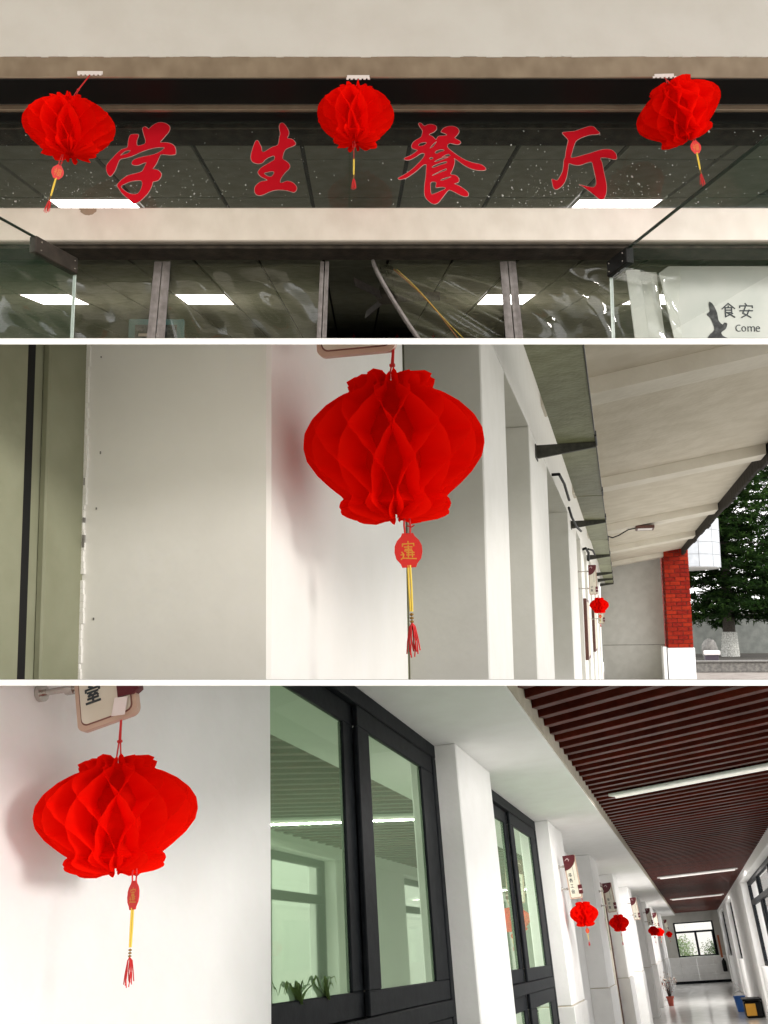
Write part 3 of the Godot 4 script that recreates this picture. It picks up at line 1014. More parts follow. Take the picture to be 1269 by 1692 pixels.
		for q in holes:
			narrow.append_array(Geometry2D.offset_polygon(q, -0.0014, Geometry2D.JOIN_ROUND))
		s.plate(wide[0], 0.0005, Transform3D(Basis.IDENTITY, at), narrow)
		part("pale_edge", s, M.vinyl_edge, body)


# ------------------------------------------------------------------ middle storey: the covered walk with white piers
func build_walk() -> void:
	var z := -0.504
	var s := Shape.new()
	s.box(Vector3(0.3, -1.7, -1.05), Vector3(29.0, 3.2, -0.835))
	solo("rear_wall", s, M.olive, "rear wall in the recesses of the covered walk, shade put into its olive grey", "wall", WALK, "", "structure")
	s = Shape.new()
	s.box(Vector3(1.179, -1.7, -0.836), Vector3(1.40, 1.285, -0.822), 0.003)
	solo("jamb_lining", s, M.olive, "olive jamb lining beside the nearest pier, shade put into its tone", "jamb", WALK, "", "structure")
	s = Shape.new()
	s.box(Vector3(1.131, -1.7, -0.836), Vector3(1.158, 1.285, -0.8325), 0.001)
	solo("door_gap", s, M.black, "black gap beside the door at the left edge", "door gap", WALK, "", "structure")
	s = Shape.new()
	s.box(Vector3(0.7, -1.7, -0.84), Vector3(1.1305, 1.285, -0.824), 0.003)
	solo("side_door", s, M.olive, "grey green door edge at the far left, beside the black gap", "door", WALK, "", "thing")
	var spans := [[1.279, 2.20], [3.645, 4.48], [5.82, 7.32], [10.46, 12.5], [14.0, 15.2], [16.6, 18.0], [19.6, 21.0], [22.8, 24.4], [26.2, 28.0]]
	var said := ["widest white pier, close up, with the big lantern before it", "white pier second from the viewer, behind the big lantern", "third white pier, its front lit under the first bracket", "fourth white pier, under the second bracket, near the far sign", "narrow white pier fifth along the covered walk", "narrow white pier sixth along the covered walk", "narrow white pier seventh along the covered walk", "narrow white pier eighth along the covered walk", "last narrow white pier before the end wall"]
	for i in spans.size():
		s = Shape.new()
		s.box(Vector3(spans[i][0], -1.7, -0.834), Vector3(spans[i][1], 1.2845, z), 0.006)
		solo("pier", s, M.plaster, said[i], "pier", WALK, "piers of the covered walk", "structure")
	s = Shape.new()
	s.box(Vector3(0.5, 1.285, -0.834), Vector3(29.0, 3.2, z), 0.004)
	solo("lintel", s, M.plaster, "white wall above the pier openings of the covered walk", "wall", WALK, "", "structure")
	# cracked filler along the corner of the nearest pier
	var t := thing("corner_filler", "cracked white filler along the inner corner of the nearest pier", "filler", WALK, Vector3(1.277, -0.1, -0.82), "", "structure")
	s = Shape.new()
	var y := -0.30
	while y < 0.6:
		var l := rng.randf_range(0.004, 0.018)
		if rng.randf() < 0.97:
			s.box(Vector3(1.2745, y, -0.8235 - 0.0015 * rng.randf()), Vector3(1.2793, y + l, -0.8180 + 0.0028 * rng.randf() + 0.0015 * sin(y * 31.0)), 0.0008)
		y += l
	part("bead", s, M.plaster, t)
	for k in 3:
		s = Shape.new()
		var yy: float = [0.235, 0.175, 0.135, 0.33, 0.36][k]
		s.box(Vector3(1.2735, yy, -0.8205), Vector3(1.278, yy + [0.012, 0.008, 0.02, 0.006, 0.014][k], -0.8190 + 0.001 * k))
		part("crack", s, M.stone, t)
	s = Shape.new()
	for k in 4:
		var c: Vector3 = [Vector3(0, 0.285, -0.795), Vector3(0, 0.195, -0.800), Vector3(0, 0.445, -0.798), Vector3(0, 0.02, -0.80), Vector3(0, 0.165, -0.585), Vector3(0, 0.255, -0.80), Vector3(0, 0.162, -0.583)][k]
		s.box(Vector3(1.2775, c.y, c.z), Vector3(1.2792, c.y + rng.randf_range(0.002, 0.005), c.z + 0.0016))
	part("scuff", s, M.stone, t)
	# the green awning on iron brackets
	t = thing("awning", "dirty green sheet awning running along the wall on iron brackets", "awning", WALK, Vector3(12, 1.25, -0.22))
	var ends := [2.6, 6.45, 9.0, 11.2, 13.8, 16.8, 19.6, 22.6, 26.2, 28.6]
	for i in ends.size() - 1:
		s = Shape.new()
		s.box(Vector3(ends[i] + 0.012, 1.25 + 0.002 * (i % 2), -0.35 + 0.006 * (i % 3 - 1)), Vector3(ends[i + 1] - 0.012, 1.258 + 0.002 * (i % 2), -0.098), 0.002)
		part("sheet", s, M.awning, t)
	s = Shape.new()
	s.box(Vector3(2.6, 1.245, -0.098), Vector3(28.6, 1.268, -0.092), 0.001)
	part("edge_rail", s, M.iron, t)
	for k in 9:
		s = Shape.new()
		var c: float = [6.05, 8.6, 10.7, 13.6, 16.2, 19.2, 22.1, 25.0, 27.5][k]
		s.box(Vector3(c, 1.236, -0.099), Vector3(c + 0.34, 1.275, -0.085), 0.003)
		part("clip", s, M.black, t)
	for k in 6:
		var c: float = [6.29, 11.1, 16.7, 22.4, 25.4, 28.3][k]
		var o := thing("bracket", ["iron awning bracket nearest the viewer", "iron awning bracket second from the viewer", "third iron awning bracket, above the far sign", "fourth iron awning bracket along the wall", "fifth iron awning bracket along the wall", "iron awning bracket at the far end"][k], "bracket", WALK, Vector3(c, 1.17, z), "awning brackets")
		s = Shape.new()
		var xf := Transform3D(Basis(Vector3(0, 0, 1), Vector3(0, 1, 0), Vector3(-1, 0, 0)), Vector3(c + 0.03, 0, 0))
		s.plate(PackedVector2Array([Vector2(z + 0.001, 1.163), Vector2(z + 0.02, 1.158), Vector2(-0.094, 1.212), Vector2(-0.094, 1.2485), Vector2(z + 0.001, 1.2485)]), 0.03, xf)
		part("plate", s, M.iron, o)
		s = Shape.new()
		s.box(Vector3(c - 0.06, 1.15, z + 0.0005), Vector3(c + 0.10, 1.2485, z + 0.008), 0.002)
		part("wall_plate", s, M.iron, o)
	# bent pipe ends on the wall above the awning gap
	s = Shape.new()
	s.tube([Vector3(7.9, 1.30, z), Vector3(7.9, 1.30, -0.44), Vector3(8.4, 1.29, -0.425), Vector3(9.0, 1.22, -0.415)], 0.013, 8)
	s.tube([Vector3(9.2, 1.17, -0.43), Vector3(9.4, 1.10, -0.415), Vector3(10.0, 1.06, -0.395), Vector3(10.6, 1.07, -0.37)], 0.013, 8)
	solo("hose", s, M.black, "short black bent hose hanging between two brackets", "hose", WALK)
	s = Shape.new()
	s.tube([Vector3(14.6, 1.18, z), Vector3(14.6, 1.20, -0.45), Vector3(15.0, 1.16, -0.42), Vector3(15.2, 1.05, -0.43)], 0.02, 8)
	s.tube([Vector3(14.9, 1.21, -0.42), Vector3(15.3, 1.22, -0.36), Vector3(15.6, 1.16, -0.33)], 0.016, 8)
	solo("hose", s, M.black, "curled black hose above the far sign", "hose", WALK)
	# the canopy: a tilted soffit with beams and a dark outer edge
	var tilt := 0.16
	var lay := func(x: float, zz: float, lift: float) -> Vector3:
		return Vector3(x, 1.75 + tilt * (zz + 0.09) + lift, zz)
	t = thing("canopy", "cream concrete canopy with cross beams and a dark outer edge", "canopy", WALK, Vector3(15, 1.8, 0.6), "", "structure")
	s = Shape.new()
	var p: Array = []
	for c in [[0.5, -0.504, 0.13], [29.0, -0.504, 0.13], [29.0, 1.90, 0.13], [0.5, 1.90, 0.13]]:
		p.append(lay.call(c[0], c[1], c[2]))
	s.quad(p[0], p[1], p[2], p[3], Vector3.DOWN)
	var up := Vector3(0, 0.12, 0)
	s.quad(p[0] + up, p[1] + up, p[2] + up, p[3] + up, Vector3.UP)
	s.quad(p[2], p[3], p[3] + up, p[2] + up, Vector3.BACK)
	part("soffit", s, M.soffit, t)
	var beams := [[3.0, 3.35], [6.93, 7.33], [11.85, 12.3], [17.5, 18.2], [22.6, 23.3], [28.1, 28.7]]
	for b in beams:
		s = Shape.new()
		var q := []
		for lift in [0.0, 0.1295]:
			for c in [[b[0], -0.5035], [b[1], -0.5035], [b[1], 1.86], [b[0], 1.86]]:
				q.append(lay.call(c[0], c[1], lift))
		s.quad(q[0], q[1], q[2], q[3], Vector3.DOWN)
		for e in 4:
			var f := (e + 1) % 4
			s.quad(q[e], q[f], q[f + 4], q[e + 4], (q[e] + q[f]) / 2 - (q[0] + q[2]) / 2)
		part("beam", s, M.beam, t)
	s = Shape.new()
	var x := 0.5
	var n := 0
	while x < 29.0:
		var l := rng.randf_range(0.5, 1.4)
		var deep := rng.randf_range(-0.012, 0.012) - (0.03 if n % 4 == 0 else 0.0)
		s.box(lay.call(x, 1.88, -0.06 + deep), lay.call(x + l, 1.93, 0.27), 0.004)
		x += l
		n += 1
	part("edge_board", s, M.fascia, t)
	s = Shape.new()
	var roof := []  # canopy end out of view, shades the walk
	for c in [[-5.0, -0.504], [-0.1, -0.504], [-0.1, 1.90], [-5.0, 1.90]]:
		roof.append(lay.call(c[0], c[1], 0.13))
	s.quad(roof[0], roof[1], roof[2], roof[3], Vector3.DOWN)
	s.quad(roof[0] + up, roof[1] + up, roof[2] + up, roof[3] + up, Vector3.UP)
	s.quad(roof[3], roof[2], roof[2] + up, roof[3] + up, Vector3.BACK)
	solo("unseen_canopy_end", s.turned(storey[WALK]), M.soffit, "near end of the cream canopy, out of view over the viewer, shading the walk", "canopy", YARD, "", "structure")
	s = Shape.new()
	s.box(Vector3(-9.0, -6.0, 4.5), Vector3(2.2, 8.0, 7.5))  # added block behind the viewer, holds back front light
	solo("added_light_blocker", s, M.beige, "plain block added out of view behind the viewer, cutting the light from the front", "building", YARD, "", "structure")
	t = thing("floodlight", "small brown floodlight under the canopy, hanging on a loose cable", "floodlight", WALK, lay.call(17.9, 0.55, 0.0))
	s = Shape.new()
	var c0: Vector3 = lay.call(17.75, 0.56, -0.05)
	s.box(c0 + Vector3(-0.25, -0.03, -0.17), c0 + Vector3(0.25, 0.03, 0.17), 0.01)
	part("housing", s, M.brown, t)
	s = Shape.new()
	s.box(c0 + Vector3(-0.22, -0.036, -0.13), c0 + Vector3(0.1, -0.0301, 0.13), 0.002)
	part("glass_front", s, M.tape, t)
	s = Shape.new()
	s.tube([c0 + Vector3(0, 0.0, -0.17), c0 + Vector3(0, -0.02, -0.30), c0 + Vector3(-0.2, -0.14, -0.48), c0 + Vector3(-0.3, -0.19, -0.60), c0 + Vector3(-0.4, -0.17, -0.68)], 0.012, 6)
	part("cable", s, M.black, t)
	# two dark framed notice boards on the wall
	for k in 2:
		var a: float = [14.05, 18.3][k]
		t = thing("notice_board", ["brown framed notice board on the wall left of the far lantern", "thin brown notice board on the wall right of the far lantern"][k], "notice board", WALK, Vector3(a + 0.6, -0.5, -0.49), "notice boards of the covered walk")
		s = Shape.new()
		s.box(Vector3(a, -0.52, z + 0.001), Vector3(a + 1.15, 0.40, z + 0.05), 0.006)
		part("frame", s, M.brown, t)
		s = Shape.new()
		s.box(Vector3(a + 0.06, -0.47, z + 0.0505), Vector3(a + 1.09, 0.35, z + 0.053), 0.001)
		part("sheet", s, M.beige, t)
	# the end of the walk
	t = thing("end_wall", "grey rendered wall closing the covered walk with one level joint", "wall", WALK, Vector3(29.2, -1.7, 0.4), "", "structure")
	s = Shape.new()
	s.box(Vector3(29.05, -0.615, z), Vector3(29.4, 2.6, 1.33), 0.004)
	part("upper_render", s, M.grey_wall, t)
	s = Shape.new()
	s.box(Vector3(29.05, -1.7, z), Vector3(29.4, -0.63, 1.33), 0.004)
	part("lower_render", s, M.grey_wall, t)
	s = Shape.new()
	s.box(Vector3(29.075, -0.6305, z), Vector3(29.38, -0.6145, 1.325))
	part("joint", s, M.stone, t)
	build_brick_pillar()
	s = Shape.new()
	s.box(Vector3(27.6, -1.8, 1.20), Vector3(28.9, -0.66, 1.295), 0.006)
	solo("low_post", s, M.white, "slim white post standing left of the brick pillar base", "post", WALK, "", "structure")
	build_outside()


func build_brick_pillar() -> void:
	var t := thing("brick_pillar", "red brick pillar on a white painted base at the canopy end", "pillar", WALK, Vector3(28.6, -1.8, 1.72), "", "structure")
	var z0 := 1.372
	var z1 := 2.07
	var s := Shape.new()
	s.box(Vector3(28.02, -0.70, z0 + 0.012), Vector3(32.4, 2.2, z1 - 0.012))
	part("core", s, M.mortar, t)
	s = Shape.new()
	s.box(Vector3(27.96, -1.8, z0 - 0.03), Vector3(32.5, -0.70, z1 + 0.03), 0.012)
	part("base", s, M.white, t)
	var rows := 24
	var h := 2.9 / rows
	for r in rows:
		var y := -0.698 + h * r
		var edge := z0 - (0.0 if r % 2 == 0 else 0.145)
		while edge < z1 - 0.01:
			var a := maxf(edge, z0)
			var b := minf(edge + 0.283, z1)
			if b - a > 0.03:
				s = Shape.new()
				var out := rng.randf_range(0.0, 0.012)
				s.box(Vector3(28.0 - out, y + 0.006, a + 0.004), Vector3(28.15, y + h - 0.006, b - 0.004), 0.005)
				part("brick", s, M.bricks[rng.randi() % 4], t)
			edge += 0.290
		for k in 2:
			s = Shape.new()
			var a := 28.16 + 2.1 * k + (0.0 if r % 2 == 0 else 0.4)
			s.box(Vector3(a, y + 0.006, z0 - 0.004), Vector3(minf(a + 2.05, 32.4), y + h - 0.006, z0 + 0.1), 0.004)
			part("brick", s, M.bricks[rng.randi() % 4], t)


func build_outside() -> void:
	var s := Shape.new()
	s.box(Vector3(27.5, -1.9, -0.6), Vector3(44, -1.66, 7.0))
	solo("ground", s, M.ground, "brownish paved ground beyond the covered walk", "ground", WALK, "", "structure")
	# white rounded canopy clad in panels
	var t := thing("round_canopy", "white rounded canopy clad in panels behind the brick pillar", "canopy", WALK, Vector3(35.3, 2.0, 2.35), "", "thing")
	var c := Vector3(35.3, 0, 2.33)
	var r := 1.40
	s = Shape.new()
	s.lathe(c, [Vector2(0.0, 2.02), Vector2(r - 0.03, 2.02), Vector2(r - 0.03, 3.78), Vector2(0, 3.78)], 40)
	part("drum", s, M.stone, t)
	for row in 4:
		for k in 14:
			s = Shape.new()
			var a0 := TAU * k / 14 + 0.05
			var a1 := TAU * (k + 1) / 14 + 0.05
			var y0 := 2.0 + 0.45 * row
			var g := []
			for iy in 2:
				var line := []
				for q in 5:
					var a := lerpf(a0 + 0.006, a1 - 0.006, q / 4.0)
					line.append(c + Vector3(cos(a) * r, y0 + (0.006 if iy == 0 else 0.444), sin(a) * r))
				g.append(line)
			sheet(s, g)
			for iy in 2:
				for q in 4:
					var a: Vector3 = g[iy][q]
					var b: Vector3 = g[iy][q + 1]
					var inn := Vector3(c.x, a.y, c.z)
					s.quad(a, b, b.lerp(inn, 0.03), a.lerp(inn, 0.03), Vector3.DOWN if iy == 0 else Vector3.UP)
			part("panel", s, M.drum, t)
	s = Shape.new()
	s.lathe(c, [Vector2(0.0, 1.985), Vector2(r - 0.06, 1.985), Vector2(r - 0.06, 2.03)], 40)
	part("underside", s, M.white, t)
	# planter kerb and soil, the yard wall
	s = Shape.new()
	s.box(Vector3(33.0, -1.66, 1.2), Vector3(33.5, -1.33, 6.6), 0.02)
	s.box(Vector3(32.93, -1.33, 1.2), Vector3(33.6, -1.27, 6.6), 0.02)
	solo("planter_kerb", s, M.stone, "dark stone kerb of the planting bed under the cedar", "kerb", WALK, "", "structure")
	s = Shape.new()
	s.box(Vector3(33.6, -1.66, 1.2), Vector3(42.5, -1.32, 6.6))
	solo("soil", s, M.soil, "dark soil of the planting bed", "soil", WALK, "", "structure")
	t = thing("yard_wall", "white yard wall behind the cedar, shade put into its grey tone, with a dark coping", "wall", WALK, Vector3(42.6, -1.66, 4.0), "", "structure")
	s = Shape.new()
	s.box(Vector3(42.4, -1.66, -2.0), Vector3(42.7, 0.32, 8.0), 0.02)
	part("render", s, M.yard, t)
	s = Shape.new()
	s.box(Vector3(42.33, 0.32, -2.0), Vector3(42.77, 0.42, 8.0), 0.02)
	part("coping", s, M.stone, t)
	# storage box on the kerb, a boulder
	t = thing("storage_box", "small dark violet box with a white lid and label on the planter", "box", WALK, Vector3(33.9, -1.32, 3.05))
	s = Shape.new()
	s.box(Vector3(33.65, -1.30, 2.86), Vector3(34.1, -1.10, 3.30), 0.015)
	part("body", s, plain(.05, .035, .05, 0.6), t)
	s = Shape.new()
	s.box(Vector3(33.61, -1.10, 2.84), Vector3(34.14, -0.95, 3.35), 0.02)
	part("lid", s, M.tape, t)
	t = thing("boulder", "grey weathered boulder standing behind the white lidded box", "boulder", WALK, Vector3(35.2, -1.32, 3.15))
	s = Shape.new()
	var f := FastNoiseLite.new()
	f.seed = 5
	f.frequency = 1.6
	var g := []
	for iy in 15:
		var line := []
		var a := -0.5 * PI + PI * iy / 14
		for ix in 25:
			var b := TAU * ix / 24
			var d := Vector3(cos(a) * cos(b), sin(a), cos(a) * sin(b))
			line.append(Vector3(35.2, -0.98, 3.15) + d * Vector3(0.30, 0.42, 0.26) * (1.0 + 0.35 * f.get_noise_3dv(d * 1.2) + 0.12 * f.get_noise_3dv(d * 4.0)))
		g.append(line)
	sheet(s, g)
	part("rock", s, M.stone, t)
	build_cedar(Vector3(38.6, -1.36, 4.12), 13.0, "dark cedar with layered boughs and a whitewashed trunk foot", 1.0)
	build_cedar(Vector3(47.0, -1.5, 7.6), 12.0, "second dark cedar farther back, over the yard wall", 0.8)


func build_cedar(at: Vector3, high: float, label: String, dense: float, st := WALK) -> void:
	var t := thing("cedar_tree", label, "tree", st, at, "cedars beyond the walk" if st == WALK else "cedars across the yard")
	var s := Shape.new()
	var line := []
	var rad := []
	for k in 14:
		var v := k / 13.0
		line.append(at + Vector3(0.10 * sin(v * 5.0), high * v, 0.12 * sin(v * 4.0 + 1.0)))
		rad.append(lerpf(0.27, 0.03, pow(v, 0.8)) * (1.25 if k == 0 else 1.0))
	s.tube(line, rad, 12)
	var trunk := part("trunk", s, M.bark, t)
	s = Shape.new()
	s.tube([at + Vector3(0, 0.005, 0.12 * sin(1.0)), at + Vector3(0.02, 0.5, 0.11), at + Vector3(0.03, 1.0, 0.12)], [0.365, 0.325, 0.288], 14, false)
	part("limewash", s, M.lime, trunk)
	s = Shape.new()
	var dark := Shape.new()
	var light := Shape.new()
	var boughs := int(120 * dense)
	for i in boughs:
		var v := lerpf(0.11, 0.98, (i + rng.randf()) / boughs)
		var a := i * 2.4 + rng.randf_range(-0.4, 0.4)
		var l := lerpf(3.6, 0.5, pow(v, 0.9)) * rng.randf_range(0.6, 1.1)
		var o := at + Vector3(0.10 * sin(v * 5.0), high * v, 0.12 * sin(v * 4.0 + 1.0))
		var dir := Vector3(cos(a), 0, sin(a))
		var side := Vector3(-sin(a), 0, cos(a))
		var pts := []
		var rr := []
		for k in 6:
			var w := k / 5.0
			pts.append(o + dir * l * w + Vector3(0, l * (0.10 * w - 0.26 * w * w), 0) + side * 0.12 * sin(w * 5 + i))
			rr.append(lerpf(0.055, 0.008, w) * (1.2 - v))
		s.tube(pts, rr, 5, false)
		var fans := int(95 * l / 2.0)
		for k in fans:
			var w := pow(rng.randf(), 0.7)
			var c: Vector3 = (pts[int(w * 4.999)] as Vector3).lerp(pts[int(w * 4.999) + 1], fmod(w * 4.999, 1.0))
			c += side * rng.randfn(0, 0.20 + 0.22 * w) * l * 0.42 + Vector3(0, rng.randfn(0.02, 0.07), 0) + dir * rng.randfn(0, 0.1)
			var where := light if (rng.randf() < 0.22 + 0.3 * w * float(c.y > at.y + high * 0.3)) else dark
			for q in 7:
				var d := Vector3(rng.randfn(0, 1), rng.randfn(-0.05, 0.35), rng.randfn(0, 1)).normalized()
				var len := rng.randf_range(0.12, 0.30)
				var wide := d.cross(Vector3(rng.randfn(0, 0.4), 1, rng.randfn(0, 0.4))).normalized() * rng.randf_range(0.025, 0.06)
				var b := c + Vector3(rng.randfn(0, 0.05), rng.randfn(0, 0.03), rng.randfn(0, 0.05))
				where.tri(b - wide, b + wide, b + d * len)
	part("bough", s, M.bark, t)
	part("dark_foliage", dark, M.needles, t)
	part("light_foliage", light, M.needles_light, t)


# ------------------------------------------------------------------ lower storey: the glazed corridor
func build_corridor() -> void:
	var z := -1.03
	var s := Shape.new()
	s.box(Vector3(0.2, -1.5, -1.30), Vector3(40.3, -1.32, 1.3))
	solo("floor", s, M.floor, "shiny pale floor of the corridor", "floor", CORR, "", "structure")
	var said := ["near white pier at the left edge with the big lantern before it", "white pier between the two big windows", "white pier carrying the first small lantern and its sign", "white pier right of the first small lantern"]
	for k in 11:
		var a := 1.30 + 3.5 * k
		if k == 0:
			a = 0.3
		var b := 2.36 if k == 0 else 1.30 + 3.5 * k + 0.93
		var t := thing("pier", said[k] if k < 4 else "narrow white pier number %s along the corridor from the near end" % ["five", "six", "seven", "eight", "nine", "ten", "eleven"][k - 4], "pier", CORR, Vector3((a + b) / 2, -1.32, -1.2), "piers of the corridor", "structure")
		s = Shape.new()
		s.box(Vector3(a, -0.378, -1.55), Vector3(b, 1.036, z), 0.006)
		part("shaft", s, M.corridor, t)
		s = Shape.new()
		s.box(Vector3(a + 0.004, -0.386, -1.54), Vector3(b - 0.004, -0.377, z - 0.004))
		part("joint", s, M.beige, t)
		for half in 2:
			s = Shape.new()
			var m := (a + b) / 2
			s.box(Vector3(a - 0.012 if half == 0 else m + 0.002, -1.32, -1.54), Vector3(m - 0.002 if half == 0 else b + 0.012, -0.386, z + 0.014), 0.004)
			part("base_tile", s, M.tile, t)
	# soffit band along the piers and the beige step up to the slats
	s = Shape.new()
	s.box(Vector3(0.2, 1.037, -1.6), Vector3(40.1, 1.2, -0.578), 0.002)
	solo("soffit_band", s, M.corridor, "white level soffit band running above the piers of the corridor", "ceiling", CORR, "", "structure")
	s = Shape.new()
	s.box(Vector3(0.2, 1.045, -0.5775), Vector3(40.1, 1.2, -0.570), 0.001)
	solo("step_edge", s, M.beige, "beige edge between the white soffit band and the wooden slats", "ceiling edge", CORR, "", "structure")
	var t := thing("slat_ceiling", "ceiling of dark reddish wooden slats set crosswise with gaps", "ceiling", CORR, Vector3(20, 1.11, 0.2), "", "structure")
	s = Shape.new()
	s.box(Vector3(0.2, 1.205, -0.57), Vector3(40.1, 1.25, 1.3))
	part("deck", s, M.deck, t)
	var dir := Vector3(-0.55, 0, 1).normalized()
	for k in 176:
		var c := 3.1 + 0.2145 * k
		if c > 40.4:
			break
		s = Shape.new()
		var a := Vector3(c, 1.147, -0.57) + dir * 0.01
		s.bar(a, a + dir * (1.61 / dir.z), 0.062, 0.072, Vector3.UP, 0.003)
		for i in s.v.size():
			s.v[i].x = minf(s.v[i].x, 40.0)
		part("slat", s, M.slats[rng.randi() % 4], t)
	for k in 3:
		var c: float = [7.70, 18.1, 27.2][k]
		var o := thing("tube_light", ["long white tube light across the slats, the nearest one, with added glow", "second white tube light along the slat ceiling, with added glow", "farthest white tube light along the slat ceiling, with added glow"][k], "tube light", CORR, Vector3(c, 1.08, 0.1), "tube lights in the slat ceiling")
		var a := Vector3(c, 1.098, -0.43)
		s = Shape.new()
		s.bar(a, a + dir * 1.5, 0.085, 0.022, Vector3.UP, 0.004)
		part("body", s, M.white, o)
		s = Shape.new()
		s.tube([a + dir * 0.04 + Vector3(0, -0.019, 0), a + dir * 1.46 + Vector3(0, -0.019, 0)], 0.011, 10)
		part("tube", s, M.added_tube_glow, o)
		var lamp := AreaLight3D.new()  # added light below the tube, brightens the far corridor
		lamp.area_size = Vector2(1.4, 0.06)
		lamp.light_energy = 1.6
		lamp.light_color = Color(1.0, 0.98, 0.96)
		lamp.area_range = 20
		lamp.shadow_enabled = true
		o.add_child(lamp)
		lamp.name = "lamp"
		lamp.position = a + dir * 0.75 + Vector3(0, -0.036, 0) - base[o]
		lamp.basis = Basis(dir, dir.cross(Vector3.UP), Vector3.UP)
	# windows between the piers
	var tail := ["largest dark framed window at left, reflecting the corridor", "dark framed window second from the left, partly behind a pier"]
	for k in 10:
		var off := 3.5 * k
		if k > 1:
			s = Shape.new()
			s.box(Vector3(2.25 + off, -1.32, -1.45), Vector3(4.82 + off, 1.036, -1.24), 0.004)
			solo("recess_wall", s, M.corridor, "white plain wall in recess number %s of the corridor" % ["three", "four", "five", "six", "seven", "eight", "nine", "ten"][k - 2], "wall", CORR, "recess walls of the corridor", "structure")
			continue
		var w := thing("window", tail[k], "window", CORR, Vector3(3.6 + off, -1.3, -1.16), "corridor windows on the pier side", "thing")
		window(w, off)
	s = Shape.new()
	s.box(Vector3(0.2, -1.5, -4.2), Vector3(40, 1.6, -4.0))
	s.box(Vector3(0.2, 1.25, -4.0), Vector3(40, 1.6, -1.6))
	s.box(Vector3(0.2, -1.5, -4.0), Vector3(40, -1.33, -1.56))
	solo("office_shell", s, M.grey_wall, "plain walls of the rooms behind the corridor windows", "wall", CORR, "", "structure")
	t = thing("spider_plant", "green spider plant leaves behind the bottom of the largest window", "plant", CORR, Vector3(2.95, -0.15, -1.178))
	for k in 17:
		s = Shape.new()
		var a := rng.randf() * TAU
		var o := Vector3([2.66, 2.90, 3.14][k % 3], -0.088, -1.1795 + 0.0004 * k)
		var pts := []
		var rr := []
		var l := rng.randf_range(0.05, 0.19)
		for q in 6:
			var v := q / 5.0
			pts.append(o + Vector3(cos(a) * l * v, 0.062 * sin(v * 2.5) * rng.randf_range(0.6, 1.15), sin(a) * 0.003 * v))
		for q in 5:
			var wd := Vector3(-sin(a), 0.5, cos(a)).normalized() * 0.011 * (1.0 - 0.19 * q)
			var we := Vector3(-sin(a), 0.5, cos(a)).normalized() * 0.011 * (1.0 - 0.19 * (q + 1))
			s.quad(pts[q] - wd, pts[q] + wd, pts[q + 1] + we, pts[q + 1] - we, Vector3.UP)
		part("leaf", s, M.plant, t)
	for k in 2:
		var a: float = [13.6, 20.4][k]
		t = thing("room_door", ["brownish door with a glazed upper part behind the second small lantern", "brownish door farther along the pier side of the corridor"][k], "door", CORR, Vector3(a + 0.8, -1.32, -1.22), "room doors of the corridor", "thing")
		s = Shape.new()
		s.box(Vector3(a, -1.31, -1.24), Vector3(a + 1.6, 0.85, -1.20), 0.006)
		part("leaf", s, M.beige, t)
		s = Shape.new()
		for e in [[-0.06, -1.31, 0.0, 0.9], [1.6, -1.31, 1.66, 0.9], [0.0, 0.851, 1.6, 0.9]]:
			s.box(Vector3(a + e[0], e[1], -1.24), Vector3(a + e[2], e[3], -1.185), 0.004)
		part("frame", s, M.brown, t)
		s = Shape.new()
		s.box(Vector3(a + 0.25, 0.0, -1.1995), Vector3(a + 1.35, 0.7, -1.196), 0.002)
		part("glass", s, M.window, t)
		s = Shape.new()
		s.tube([Vector3(a + 0.15, -0.33, -1.20), Vector3(a + 0.15, -0.33, -1.165), Vector3(a + 0.32, -0.33, -1.165)], 0.012, 8)
		part("handle", s, M.chrome, t)
	# the outer wall with its row of windows
	t = thing("outer_wall", "white wall with tall windows along the right of the corridor", "wall", CORR, Vector3(20, -1.32, 1.1), "", "structure")
	s = Shape.new()
	s.box(Vector3(-1.5, -1.5, 1.04), Vector3(40.2, -0.42, 1.30), 0.006)  # near stretch is out of view, keeps low light off the near pier
	part("dado", s, M.corridor, t)
	s = Shape.new()
	s.box(Vector3(3.2, 0.99, 1.0), Vector3(40.2, 1.6, 1.30), 0.006)
	part("header", s, M.corridor, t)
	var openings := [[3.4, 9.35], [11.7, 19.65], [25.6, 29.8], [33.0, 38.5]]  # first opening is out of view, widened to light the corridor
	var last := 1.3  # first pillar is out of view, shades the near pier
	for w in openings + [[40.0, 40.2]]:
		s = Shape.new()
		s.box(Vector3(last, -1.5, 1.0), Vector3(w[0], 0.99, 1.30), 0.006)
		part("pillar", s, M.corridor, t)
		last = w[1]
	for i in openings.size():
		var a: float = openings[i][0]
		var b: float = openings[i][1]
		var w := thing("outer_window", ["tall outer window out of view, lighting the near corridor, seen in the glass reflection", "tall dark framed outer window at the right edge of the corridor", "tall dark framed outer window farther along the right wall", "last tall outer window before the corridor end"][i], "window", CORR, Vector3((a + b) / 2, -0.42, 1.15), "outer windows of the corridor", "thing")
		s = Shape.new()
		for e in [[a, a + 0.09], [b - 0.09, b]]:
			s.box(Vector3(e[0], -0.42, 1.12), Vector3(e[1], 0.99, 1.18), 0.004)
		s.box(Vector3(a, 0.92, 1.121), Vector3(b, 0.989, 1.179), 0.004)
		s.box(Vector3(a, -0.419, 1.121), Vector3(b, -0.35, 1.179), 0.004)
		part("frame", s, M.frame, w)
		s = Shape.new()
		s.box(Vector3(a, 0.58, 1.118), Vector3(b, 0.66, 1.182), 0.004)
		part("transom", s, M.frame, w)
		var count := 3 if b - a > 5 else 2
		for k in count - 1:
			s = Shape.new()
			var c := lerpf(a, b, (k + 1.0) / count) if i != 0 else 7.92
			s.box(Vector3(c - 0.08, -0.35, 1.117), Vector3(c + 0.08, 0.92, 1.183), 0.004)
			part("mullion", s, M.frame, w)
